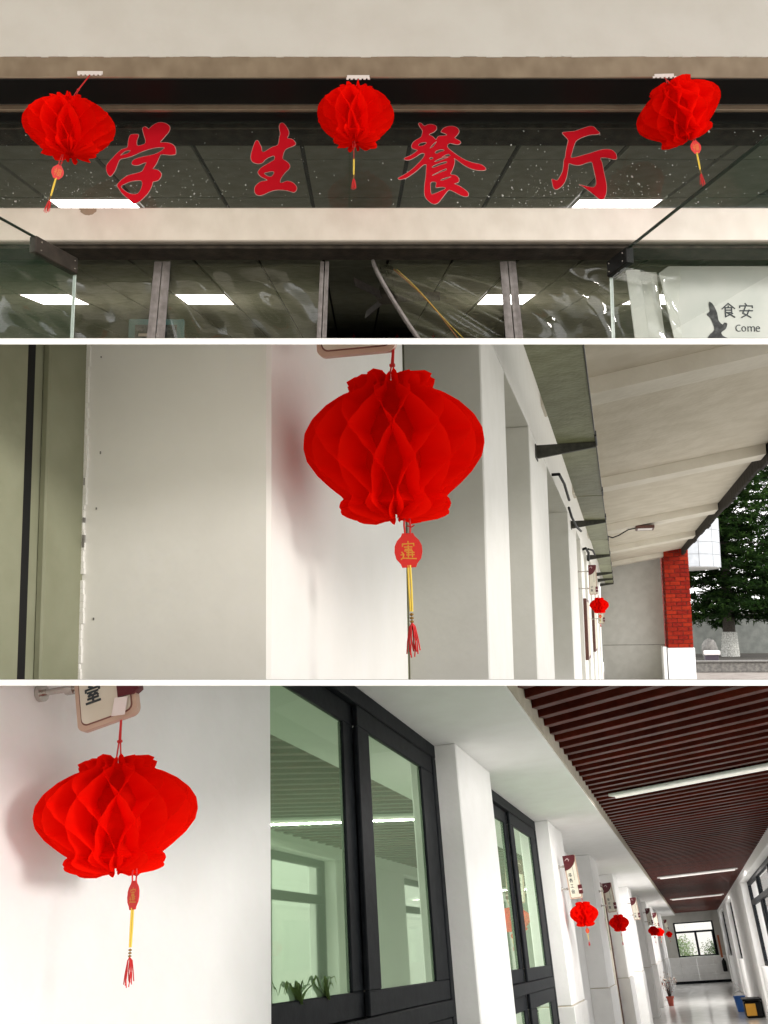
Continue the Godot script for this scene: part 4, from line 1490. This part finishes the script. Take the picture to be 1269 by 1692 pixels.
		for k in count * 2:
			s = Shape.new()
			var c0 := lerpf(a, b, floorf(k / 2.0) / count)
			var c := lerpf(c0, lerpf(a, b, (floorf(k / 2.0) + 1) / count), 0.04 if k % 2 == 0 else 0.86)
			s.box(Vector3(c + 0.1, -0.35, 1.125), Vector3(c + 0.19, 0.58, 1.16), 0.003)
			part("sash_stile", s, M.frame, w)
		s = Shape.new()
		s.quad(Vector3(a, -0.4, 1.15), Vector3(b, -0.4, 1.15), Vector3(b, 0.97, 1.15), Vector3(a, 0.97, 1.15), Vector3(0, 0, -1))
		part("pane", s, M.pane, w)
	# the end wall with its window
	t = thing("end_wall", "white wall closing the corridor with a tiled lower half", "wall", CORR, Vector3(40.1, -1.32, 0), "", "structure")
	s = Shape.new()
	s.box(Vector3(40, -0.42, -1.3), Vector3(40.25, 1.4, -0.72), 0.004)
	s.box(Vector3(40, -0.42, 0.745), Vector3(40.25, 1.4, 1.2), 0.004)
	s.box(Vector3(40, 0.78, -0.72), Vector3(40.25, 1.4, 0.745), 0.004)
	part("render", s, M.grey_wall, t)
	for k in 12:
		s = Shape.new()
		var c := -1.3 + 0.6 * (k % 4)
		var y := -1.32 + 0.3 * floorf(k / 4.0)
		s.box(Vector3(39.985, y + 0.003, c + 0.003), Vector3(40.25, y + 0.297, minf(c + 0.597, 1.2)), 0.004)
		part("tile", s, M.tile, t)
	s = Shape.new()
	s.box(Vector3(39.96, -1.319, -1.0), Vector3(39.99, -1.23, 1.0), 0.003)
	part("skirting", s, M.frame, t)
	t = thing("end_window", "dark framed window at the corridor end with trees outside", "window", CORR, Vector3(40.1, -0.415, 0), "", "thing")
	s = Shape.new()
	for e in [-0.72, 0.685]:
		s.box(Vector3(40.02, -0.415, e), Vector3(40.12, 0.78, e + 0.06), 0.005)
	for e in [-0.4145, 0.735]:
		s.box(Vector3(40.021, e, -0.72), Vector3(40.119, e + 0.045, 0.745), 0.005)
	part("frame", s, M.frame, t)
	s = Shape.new()
	s.box(Vector3(40.01, 0.40, -0.66), Vector3(40.13, 0.47, 0.685), 0.005)
	part("transom", s, M.frame, t)
	s = Shape.new()
	s.box(Vector3(40.012, -0.37, 0.0), Vector3(40.128, 0.40, 0.085), 0.005)
	s.box(Vector3(40.013, -0.37, 0.63), Vector3(40.127, 0.40, 0.684), 0.005)
	part("mullion", s, M.frame, t)
	s = Shape.new()
	s.quad(Vector3(40.06, -0.40, -0.7), Vector3(40.06, -0.40, 0.7), Vector3(40.06, 0.76, 0.7), Vector3(40.06, 0.76, -0.7), Vector3.LEFT)
	part("pane", s, M.pane, t)
	for k in 2:
		var c: Vector3 = [Vector3(47, -1.6, -0.9), Vector3(52, -1.6, 1.1)][k]
		t = thing("garden_tree", ["leafy green tree outside the left half of the end window", "pale leafy tree outside the right half of the end window"][k], "tree", CORR, c, "trees outside the corridor")
		s = Shape.new()
		s.tube([c, c + Vector3(0.05, 0.8, 0.03), c + Vector3(0, 1.5, 0)], [0.09, 0.07, 0.04], 8)
		part("trunk", s, M.bark, t)
		s = Shape.new()
		for q in 2600:
			var lump := Vector3(cos(q % 9 * 2.4), sin(q % 9 * 1.7) * 0.5, sin(q % 9 * 2.4)) * 0.45
			var b := c + Vector3(0, 1.4 - 0.1 * k, 0) + lump + Vector3(rng.randfn(0, 0.22), rng.randfn(0, 0.18), rng.randfn(0, 0.22))
			var d := Vector3(rng.randfn(0, 1), rng.randfn(0, 1), rng.randfn(0, 1)).normalized()
			var e := d.cross(Vector3(rng.randfn(0, 1), 1, rng.randfn(0, 1))).normalized()
			s.tri(b, b + d * 0.07 + e * 0.025, b + d * 0.07 - e * 0.025)
		part("crown", s, [M.leaf, M.needles_light][k], t)
	# small things on the floor and walls
	t = thing("potted_plant", "sparse plant with pale and reddish leaves in a terracotta pot", "potted plant", CORR, Vector3(26.3, -1.32, -0.86))
	var pc := Vector3(26.3, -1.32, -0.86)
	s = Shape.new()
	s.lathe(pc, [Vector2(0, 0), Vector2(0.058, 0), Vector2(0.082, 0.17), Vector2(0.094, 0.172), Vector2(0.096, 0.21), Vector2(0.084, 0.21), Vector2(0.08, 0.18), Vector2(0, 0.18)], 20)
	part("pot", s, M.terracotta, t)
	var pale := Shape.new()
	var red := Shape.new()
	s = Shape.new()
	for k in 16:
		var a := k * 2.4
		var lean := rng.randf_range(0.06, 0.22)
		var hh := rng.randf_range(0.22, 0.52)
		var top := pc + Vector3(cos(a) * lean, 0.18 + hh, sin(a) * lean)
		s.tube([pc + Vector3(cos(a) * 0.02, 0.17, sin(a) * 0.02), pc + Vector3(cos(a) * lean * 0.4, 0.18 + hh * 0.55, sin(a) * lean * 0.4), top], [0.006, 0.005, 0.003], 5)
		for q in 9:
			var b := top + Vector3(rng.randfn(0, 0.05), rng.randfn(-0.04, 0.06), rng.randfn(0, 0.05))
			var d := Vector3(rng.randfn(0, 1), rng.randfn(0, 0.6), rng.randfn(0, 1)).normalized() * 0.055
			var e := d.cross(Vector3.UP).normalized() * 0.018
			var leaf := pale if (k % 3 != 0) else red
			leaf.quad(b, b + d * 0.5 + e, b + d, b + d * 0.5 - e, Vector3.UP)
	part("stem", s, M.bark, t)
	part("pale_leaves", pale, M.leaf_pale, t)
	part("red_leaves", red, M.leaf_red, t)
	t = thing("waste_bin", "black bin with a yellow front at the foot of the right wall", "bin", CORR, Vector3(21.1, -1.32, 0.84))
	s = Shape.new()
	s.box(Vector3(20.85, -1.318, 0.66), Vector3(21.5, -1.03, 0.985), 0.03)
	part("body", s, M.black, t)
	s = Shape.new()
	s.box(Vector3(20.825, -1.28, 0.675), Vector3(20.85, -1.075, 0.86), 0.006)
	part("front_panel", s, M.amber, t)
	s = Shape.new()
	s.box(Vector3(20.80, -1.03, 0.64), Vector3(21.55, -0.995, 0.99), 0.015)
	part("lid", s, M.black, t)
	t = thing("bucket", "blue bucket standing left of the black and yellow bin", "bucket", CORR, Vector3(22.9, -1.32, 0.66))
	s = Shape.new()
	var bc := Vector3(22.9, -1.318, 0.66)
	s.lathe(bc, [Vector2(0, 0), Vector2(0.085, 0), Vector2(0.12, 0.27), Vector2(0.128, 0.27), Vector2(0.128, 0.29), Vector2(0.115, 0.29), Vector2(0.08, 0.02), Vector2(0, 0.02)], 22)
	part("body", s, M.blue, t)
	s = Shape.new()
	var arc := []
	for k in 9:
		arc.append(bc + Vector3(0.03, 0.28 + 0.09 * sin(PI * k / 8), 0.12 * cos(PI * k / 8)))
	s.tube(arc, 0.005, 6)
	part("handle", s, M.chrome, t)
	t = thing("fire_extinguisher", "dark cylinder hanging on the end wall below the orange strip", "extinguisher", CORR, Vector3(39.85, -0.95, 0.88))
	s = Shape.new()
	s.lathe(Vector3(39.85, -0.98, 0.86), [Vector2(0, 0), Vector2(0.075, 0.01), Vector2(0.08, 0.04), Vector2(0.08, 0.34), Vector2(0.05, 0.40), Vector2(0.02, 0.42), Vector2(0, 0.42)], 18)
	part("cylinder", s, M.black, t)
	s = Shape.new()
	s.box(Vector3(39.82, -0.57, 0.84), Vector3(39.88, -0.53, 0.90), 0.006)
	part("valve", s, M.frame, t)
	s = Shape.new()
	s.box(Vector3(39.97, -0.50, 0.80), Vector3(39.998, 0.26, 0.875), 0.004)
	solo("hanging_strip", s, M.rust, "orange brown strip hanging on the end wall right of its window", "strip", CORR)


func window(w: Node3D, off: float) -> void:
	var bar := func(called: String, boxes: Array, m: Material, to: Node3D) -> Node3D:
		var s := Shape.new()
		for b in boxes:
			s.box(Vector3(b[0] + off, b[1], b[2]), Vector3(b[3] + off, b[4], b[5]), 0.004)
		return part(called, s, m, to)
	var a := 2.20
	bar.call("frame", [[a, 0.965, -1.21, 4.80, 1.0365, -1.145], [4.735, -1.31, -1.2095, 4.7995, 0.965, -1.1455], [a, -1.31, -1.2095, a + 0.06, 0.965, -1.1455]], M.frame, w)
	bar.call("transom", [[a + 0.06, -0.235, -1.209, 4.735, -0.165, -1.142]], M.frame, w)
	for k in 2:
		var x0: float = [2.27, 3.50][k]
		var x1: float = [3.52, 4.72][k]
		var zz: float = [-1.195, -1.170][k]
		var l: float = [0.06, 0.15][k]
		var r: float = [0.13, 0.235][k]
		var sash = bar.call("sash", [[x0, 0.875, zz, x1, 0.962, zz + 0.022], [x0, -0.163, zz, x1, -0.08, zz + 0.022], [x0, -0.08, zz + 0.0005, x0 + l, 0.875, zz + 0.0215], [x1 - r, -0.08, zz + 0.0005, x1, 0.875, zz + 0.0215]], M.frame, w)
		if sash == null:
			continue
		var s := Shape.new()
		s.quad(Vector3(x0 + l + off, -0.08, zz + 0.01), Vector3(x1 - r + off, -0.08, zz + 0.01), Vector3(x1 - r + off, 0.875, zz + 0.01), Vector3(x0 + l + off, 0.875, zz + 0.01), Vector3.BACK)
		part("pane", s, M.window, sash)
		bar.call("lower_rail", [[x0, -0.33, zz, x1, -0.2355, zz + 0.022]], M.frame, w)
		bar.call("lower_stile", [[x0, -1.30, zz + 0.0005, x0 + l + 0.1, -0.33, zz + 0.0215], [x1 - r, -1.30, zz + 0.0005, x1, -0.33, zz + 0.0215]], M.frame, w)
		s = Shape.new()
		s.quad(Vector3(x0 + l + off, -1.3, zz + 0.01), Vector3(x1 - r + off, -1.3, zz + 0.01), Vector3(x1 - r + off, -0.33, zz + 0.01), Vector3(x0 + l + off, -0.33, zz + 0.01), Vector3.BACK)
		part("lower_pane", s, M.window, w)


# ------------------------------------------------------------------ lanterns and door signs
func lantern_shape() -> Dictionary:
	var prof := PackedVector2Array([Vector2(0.84, 0.20), Vector2(0.81, 0.40), Vector2(0.74, 0.50), Vector2(0.67, 0.47), Vector2(0.63, 0.46), Vector2(0.57, 0.60), Vector2(0.45, 0.77), Vector2(0.30, 0.91), Vector2(0.15, 0.985), Vector2(0.0, 1.0), Vector2(-0.14, 0.97), Vector2(-0.30, 0.87), Vector2(-0.46, 0.72), Vector2(-0.57, 0.60), Vector2(-0.62, 0.56), Vector2(-0.67, 0.60), Vector2(-0.75, 0.62), Vector2(-0.82, 0.50), Vector2(-0.86, 0.28)])
	var radius := func(y: float) -> float:
		for i in prof.size() - 1:
			if y <= prof[i].x and y >= prof[i + 1].x:
				return lerpf(prof[i].y, prof[i + 1].y, (prof[i].x - y) / (prof[i].x - prof[i + 1].x))
		return 0.2
	var body := Shape.new()
	var leaves := 26
	var step := TAU / leaves
	var rows := 52
	for k in leaves:
		var g := []
		var sway := rng.randf_range(-0.06, 0.06)
		var cut := rng.randf_range(0.92, 1.08)
		for iy in rows + 1:
			var y := lerpf(0.84, -0.86, float(iy) / rows)
			var ruff := smoothstep(0.58, 0.66, absf(y))
			var r: float = radius.call(y) * (1.0 + ruff * (cut - 1.0))
			var line := []
			for ix in 7:
				var w := ix / 6.0
				var rr := lerpf(0.10, r, pow(w, 0.75))
				var phase := (y - 0.08) / 0.37
				var zig := cos(PI * phase)
				zig = asin(zig) / (PI / 2)
				zig = lerpf(zig, signf(zig) * smoothstep(0.0, 1.0, absf(zig)), 0.5)
				var a := step * (k + 0.497 * zig * (1.0 if k % 2 == 0 else -1.0)) + sway * ruff * w + 0.05 * (1.0 - w)
				line.append(Vector3(cos(a) * rr, y + ruff * w * 0.03 * sin(k * 2.1), sin(a) * rr))
			g.append(line)
		sheet(body, g)
	var inner := []
	for k in 17:
		var y := lerpf(-0.80, 0.79, k / 16.0)
		inner.append(Vector2(0.0 if k in [0, 16] else radius.call(y) * (0.50 + 0.22 * smoothstep(0.5, 0.7, absf(y))), y))
	body.lathe(Vector3.ZERO, inner, 30)  # inner core added to close and brighten the deep cells
	var out := {"body": body}
	# lower string, plaque, cord, bead, tassel: hung below the body, from the origin downwards
	var s := Shape.new()
	for x in [-0.035, 0.035]:
		s.tube([Vector3(x * 0.4, 0.10, 0), Vector3(x, -0.12, 0), Vector3(x * 0.8, -0.22, 0)], 0.011, 6)
	s.tube([Vector3(0.0, -0.13, 0.01), Vector3(0.05, -0.15, 0.02), Vector3(0.085, -0.13, 0.02)], 0.008, 5)
	out.lower_string = s
	s = Shape.new()
	var rim := PackedVector2Array()
	for q in [[-0.06, 0.19], [0.06, 0.19], [0.075, 0.155], [0.12, 0.11], [0.148, 0.05], [0.152, -0.02], [0.135, -0.09], [0.09, -0.145], [0.075, -0.185], [-0.075, -0.185], [-0.09, -0.145], [-0.135, -0.09], [-0.152, -0.02], [-0.148, 0.05], [-0.12, 0.11], [-0.075, 0.155]]:
		rim.append(Vector2(q[0], q[1]))
	s.plate(rim, 0.016, Transform3D(Basis.IDENTITY, Vector3(0, -0.40, -0.008)))
	out.plaque = s
	for word in ["wealth", "luck"]:
		s = glyph(word, 0.205, 0.014 if word == "wealth" else 0.010, Transform3D(Basis.IDENTITY, Vector3(0, -0.505, 0.0085)))
		var back := glyph(word, 0.205, 0.014 if word == "wealth" else 0.010, Transform3D(Basis(Vector3.LEFT, Vector3.UP, Vector3.FORWARD), Vector3(0, -0.505, -0.0085)))
		s.v.append_array(back.v)
		s.n.append_array(back.n)
		s.u.append_array(back.u)
		out["gold_" + word] = s
	s = Shape.new()
	for x in [-0.012, 0.012]:
		s.tube([Vector3(x, -0.56, 0.0), Vector3(x * 1.2, -0.80, 0), Vector3(x * 0.8, -1.06, 0)], 0.012, 6)
	out.cord = s
	s = Shape.new()
	for k in 3:
		s.lathe(Vector3(0, -1.09 - 0.038 * k, 0), [Vector2(0, -0.019), Vector2(0.022, -0.008), Vector2(0.024, 0.004), Vector2(0, 0.019)], 10)
	out.bead = s
	s = Shape.new()
	for k in 11:
		var a := k * 2.4
		var w := 0.016 + 0.02 * rng.randf()
		var l := rng.randf_range(0.26, 0.40)
		s.tube([Vector3(0, -1.18, 0), Vector3(cos(a) * w, -1.22, sin(a) * w), Vector3(cos(a) * w * 1.9, -1.18 - l * 0.6, sin(a) * w), Vector3(cos(a) * w * 2.0 + 0.02 * sin(k * 3.0), -1.18 - l, sin(a) * w)], 0.0075, 5)
	out.tassel = s
	return out


func build_lanterns() -> void:
	var h := lantern_shape()
	var meshes := {}
	for k in h:
		meshes[k] = h[k].mesh({"body": M.tissue, "lower_string": M.red_cord, "plaque": M.tag_red, "gold_wealth": M.gold, "gold_luck": M.gold, "cord": M.yellow, "bead": M.bead, "tassel": M.red_cord}[k])
	# storey, centre, radius, squash, turn, tilt (forward, sideways), hook, plaque offset and turn and lean, word, label
	var list := [
		[HALL, Vector3(-1.005, 1.588, -2.72), 0.1425, 0.74, 0.3, Vector2(0.05, 0.05), Vector3(-0.969, 1.806, -2.782), Vector2(-0.14, -0.14), 0.5, -0.22, "luck", "leftmost red paper lantern before the hall glass, beside the first character"],
		[HALL, Vector3(-0.091, 1.626, -2.72), 0.124, 0.86, 1.1, Vector2(0.0, 0.0), Vector3(-0.084, 1.792, -2.782), Vector2(-0.04, 0.0), 1.62, 0.0, "luck", "middle red paper lantern before the hall glass, its plaque edge on"],
		[HALL, Vector3(0.942, 1.642, -2.72), 0.134, 0.84, 2.0, Vector2(0.30, 0.42), Vector3(0.925, 1.797, -2.782), Vector2(0.33, 0.10), 0.1, 0.14, "luck", "tilted red paper lantern at the right of the hall glass"],
		[WALK, Vector3(1.391, 0.289, -0.336), 0.145, 0.95, -0.246, Vector2(0.0, 0.02), Vector3(1.391, 0.452, -0.334), Vector2(0.13, 0.0), 0.15, 0.03, "wealth", "big bright red paper lantern hung before the nearest pier of the walk"],
		[WALK, Vector3(12.62, 0.262, -0.243), 0.128, 0.95, 0.9, Vector2.ZERO, Vector3(12.6, 0.40, -0.25), Vector2(0.05, 0.0), 0.2, 0.0, "wealth", "small far red paper lantern under the sign of the covered walk"],
		[CORR, Vector3(1.357, 0.247, -0.866), 0.130, 0.81, 0.085, Vector2(0.0, 0.05), Vector3(1.34, 0.404, -0.86), Vector2(0.30, 0.02), -0.5, 0.0, "wealth", "big red paper lantern at left under the corner of the room sign"],
		[CORR, Vector3(8.64, 0.289, -0.87), 0.122, 0.92, 0.2, Vector2.ZERO, Vector3(8.60, 0.43, -0.865), Vector2(0.06, 0.0), 0.2, 0.0, "wealth", "red paper lantern under the four character sign of the corridor"],
		[CORR, Vector3(12.75, 0.294, -0.87), 0.124, 0.90, 1.3, Vector2.ZERO, Vector3(12.7, 0.42, -0.87), Vector2(0.05, 0.0), 1.4, 0.0, "luck", "red paper lantern under the three character sign of the corridor"],
		[CORR, Vector3(23.55, 0.328, -0.87), 0.125, 0.90, 0.5, Vector2.ZERO, Vector3(23.5, 0.46, -0.87), Vector2(0.03, 0.0), 0.4, 0.0, "wealth", "left one of the two overlapping small lanterns down the corridor"],
		[CORR, Vector3(27.6, 0.346, -0.87), 0.125, 0.90, 0.1, Vector2.ZERO, Vector3(27.55, 0.48, -0.87), Vector2(0.03, 0.0), 0.9, 0.0, "luck", "right one of the two overlapping small lanterns down the corridor"],
		[CORR, Vector3(37.6, 0.378, -0.87), 0.120, 0.95, 0.9, Vector2.ZERO, Vector3(37.55, 0.52, -0.87), Vector2(0.03, 0.0), 0.4, 0.0, "luck", "farthest red paper lantern, just left of the end window"]]
	var first: Node3D = null
	for e in list:
		var t: Node3D
		var called := "paper_lantern"
		var face := Basis.IDENTITY if e[0] == HALL else Basis(Vector3(0, 0, 1), Vector3.UP, Vector3(-1, 0, 0))
		if first == null:
			t = thing(called, e[11], "lantern", e[0], e[1], "red paper lanterns")
			first = t
			for k in ["body", "lower_string", "plaque", "cord", "bead", "tassel"]:
				var o := MeshInstance3D.new()
				o.name = "paper_body" if k == "body" else k
				o.mesh = meshes[k]
				t.add_child(o)
			var gold := MeshInstance3D.new()
			gold.name = "gold_character"
			gold.mesh = meshes.gold_luck
			t.get_node("plaque").add_child(gold)
		else:
			t = copy(first, e[11])
			if t.has_node("string"):
				t.get_node("string").free()
		var r: float = e[2]
		t.transform = storey[e[0]] * Transform3D(face.scaled_local(Vector3.ONE * r), e[1])
		var body: Node3D = t.get_node("paper_body")
		body.basis = Basis(Vector3.BACK, e[5].y) * Basis(Vector3.RIGHT, e[5].x) * Basis(Vector3.UP, e[4]).scaled(Vector3(1, e[3], 1))
		t.get_node("plaque/gold_character").mesh = meshes["gold_" + e[10]]
		var foot: Vector3 = Vector3(e[7].x, -0.80 * e[3] + e[7].y, 0)
		for k in ["lower_string", "plaque", "cord", "bead", "tassel"]:
			var o: Node3D = t.get_node(k)
			o.position = foot
			o.basis = (Basis(Vector3.BACK, e[9]) * (Basis(Vector3.UP, e[8]) if k in ["plaque"] else Basis.IDENTITY)).scaled_local(Vector3.ONE * (1.0 if e[0] == WALK else 0.86))
		var hook: Vector3 = face.transposed() * (e[6] - e[1]) / r
		var s := Shape.new()
		var topp: Vector3 = body.basis * Vector3(0, 0.80, 0)
		for x in [-0.05, 0.05]:
			s.tube([topp + Vector3(x, -0.12, 0), topp.lerp(hook, 0.45) + Vector3(x * 0.2, 0, 0), hook + Vector3(x * 0.1, 0, 0)], 0.010, 6)
		s.tube([topp.lerp(hook, 0.45) + Vector3(-0.03, 0, 0), topp.lerp(hook, 0.45) + Vector3(0.03, 0.0, 0)], 0.02, 6)
		var o := MeshInstance3D.new()
		o.name = "string"
		o.mesh = s.mesh(M.red_cord)
		t.add_child(o)
	# signs that stand out from the piers; low left corner, size, roll, characters, label
	var across := Basis(Vector3(0, 0, 1), Vector3.UP, Vector3(-1, 0, 0))
	var signs := [
		[WALK, Vector3(1.391, 0.446, -0.463), Vector2(0.134, 0.44), 0.0, ["room"], "room sign above the big lantern of the walk, only its bottom showing"],
		[WALK, Vector3(12.6, 0.405, -0.365), Vector2(0.105, 0.40), 0.0, ["count", "room"], "white and maroon room sign far along the covered walk"],
		[WALK, Vector3(16.3, 0.02, -0.345), Vector2(0.105, 0.40), 0.0, ["meet", "room"], "farther room sign half hidden behind the far lantern of the walk"],
		[CORR, Vector3(1.34, 0.383, -0.938), Vector2(0.115, 0.36), 0.19, ["meet", "room"], "near room sign with a taped corner above the big lantern at left"],
		[CORR, Vector3(8.6, 0.408, -0.963), Vector2(0.108, 0.352), 0.05, ["sum", "affair", "work", "meet"], "room sign with four characters above the first small lantern"],
		[CORR, Vector3(12.4, 0.405, -0.958), Vector2(0.108, 0.335), 0.05, ["meet", "count", "room"], "room sign with three characters above the second small lantern"],
		[CORR, Vector3(18.0, 0.44, -0.960), Vector2(0.108, 0.36), 0.05, ["count", "room"], "room sign without a lantern, between two lantern pairs"],
		[CORR, Vector3(23.5, 0.44, -0.960), Vector2(0.108, 0.36), 0.05, ["work", "room"], "small room sign above the left overlapping lantern"],
		[CORR, Vector3(27.5, 0.45, -0.960), Vector2(0.108, 0.36), 0.05, ["affair", "room"], "small room sign above the right overlapping lantern"],
		[CORR, Vector3(37.5, 0.50, -0.960), Vector2(0.108, 0.36), 0.05, ["sum", "room"], "farthest room sign above the last lantern"]]
	var n := 0
	for e in signs:
		var w: float = e[2].x
		var hgt: float = e[2].y
		var xf := Transform3D(across * Basis(Vector3.BACK, e[3]), e[1])
		var wall := -0.504 if e[0] == WALK else -1.03
		var t := thing("door_sign", e[5], "sign", e[0], e[1], "room signs on the piers")
		var s := Shape.new()
		s.plate(rounded(w, hgt, 0.014, 0.0), 0.012, xf * Transform3D(Basis.IDENTITY, Vector3(0, 0, -0.006)))
		part("panel", s, M.sign_edge, t)
		s = Shape.new()
		s.plate(rounded(w, hgt, 0.012, 0.008), 0.0012, xf * Transform3D(Basis.IDENTITY, Vector3(0, 0, 0.006)))
		part("border_line", s, M.sign_line, t)
		s = Shape.new()
		s.plate(rounded(w, hgt, 0.011, 0.0102), 0.0012, xf * Transform3D(Basis.IDENTITY, Vector3(0, 0, 0.0072)))
		part("face", s, M.sign_face, t)
		s = Shape.new()
		var fan := PackedVector2Array([Vector2(-0.001, hgt * 0.66), Vector2(-0.001, hgt + 0.001), Vector2(w - 0.012, hgt + 0.001), Vector2(w - 0.003, hgt - 0.008)])
		for k in range(1, 7):
			var a := k / 7.0 * PI / 2
			fan.append(Vector2(lerpf(w - 0.003, -0.001, 1.0 - pow(cos(a), 1.0)), lerpf(hgt - 0.008, hgt * 0.66, sin(a))))
		s.plate(fan, 0.0022, xf * Transform3D(Basis.IDENTITY, Vector3(0, 0, 0.0085)))
		var quarter := part("corner_fan", s, M.maroon, t)
		s = Shape.new()
		s.stroke(PackedVector2Array([Vector2(0.014, hgt - 0.040), Vector2(0.028, hgt - 0.026), Vector2(0.044, hgt - 0.024)]), 0.004, 0.0008, xf * Transform3D(Basis.IDENTITY, Vector3(0, 0, 0.0108)))
		s.stroke(PackedVector2Array([Vector2(0.034, hgt - 0.030), Vector2(0.050, hgt - 0.036), Vector2(0.042, hgt - 0.046)]), 0.004, 0.0008, xf * Transform3D(Basis.IDENTITY, Vector3(0, 0, 0.0108)))
		if quarter:
			part("emblem", s, M.pale, quarter)
		var words: Array = e[4]
		var size := 0.033
		for k in words.size():
			var y := 0.042 + (words.size() - 1 - k) * 0.045
			part("character", glyph(words[k], size, 0.0036, xf * Transform3D(Basis.IDENTITY, Vector3(0.036, y, 0.0085))), M.text, t)
		s = Shape.new()
		for k in 12:
			var y := hgt * 0.42 + k * hgt * 0.026
			s.plate(PackedVector2Array([Vector2(0.066, y), Vector2(0.070, y), Vector2(0.070, y + hgt * 0.018), Vector2(0.066, y + hgt * 0.018)]), 0.0006, xf * Transform3D(Basis.IDENTITY, Vector3(0, 0, 0.0085)))
		part("small_print", s, M.stone, t)
		s = Shape.new()
		s.plate(PackedVector2Array([Vector2(0.084, 0.036), Vector2(0.112, 0.034), Vector2(w + 0.010, 0.040), Vector2(w + 0.010, 0.108), Vector2(0.084, 0.106)]), 0.016, xf * Transform3D(Basis.IDENTITY, Vector3(0, 0, -0.004)))
		var block := part("number_block", s, M.maroon, t)
		s = Shape.new()
		s.stroke(PackedVector2Array([Vector2(0.092, 0.070), Vector2(0.112, 0.070)]), 0.011, 0.0008, xf * Transform3D(Basis.IDENTITY, Vector3(0, 0, 0.0122)))
		if block:
			part("pale_mark", s, M.pale, block)
		s = Shape.new()
		for y in [0.085, hgt - 0.085]:
			var a: Vector3 = xf * Vector3(0.002, y, 0)
			s.tube([a, Vector3(a.x, a.y, wall + 0.001)], 0.006, 8)
			s.tube([a + Vector3(0, 0, -0.006), a + Vector3(0, 0, -0.022)], 0.011, 10)
			s.tube([Vector3(a.x, a.y, wall + 0.001), Vector3(a.x, a.y, wall + 0.010)], 0.016, 12)
		part("mount_pin", s, M.chrome, t)
		if n == 3:
			s = Shape.new()
			s.plate(PackedVector2Array([Vector2(0.070, 0.006), Vector2(0.095, 0.001), Vector2(0.104, 0.030), Vector2(0.080, 0.036)]), 0.001, xf * Transform3D(Basis.IDENTITY, Vector3(0, 0, 0.0135)))
			part("tape_patch", s, M.tape, t)
		n += 1


# a sign outline with rounded lower corners, inset by d
func rounded(w: float, h: float, r: float, d: float) -> PackedVector2Array:
	var p := PackedVector2Array()
	for k in 7:
		var a := PI + PI / 2 * k / 6
		p.append(Vector2(d + r + cos(a) * r, d + r + sin(a) * r))
	for k in 7:
		var a := PI * 1.5 + PI / 2 * k / 6
		p.append(Vector2(w - d - r + cos(a) * r, d + r + sin(a) * r))
	p.append(Vector2(w - d, h - d))
	p.append(Vector2(d, h - d))
	return p
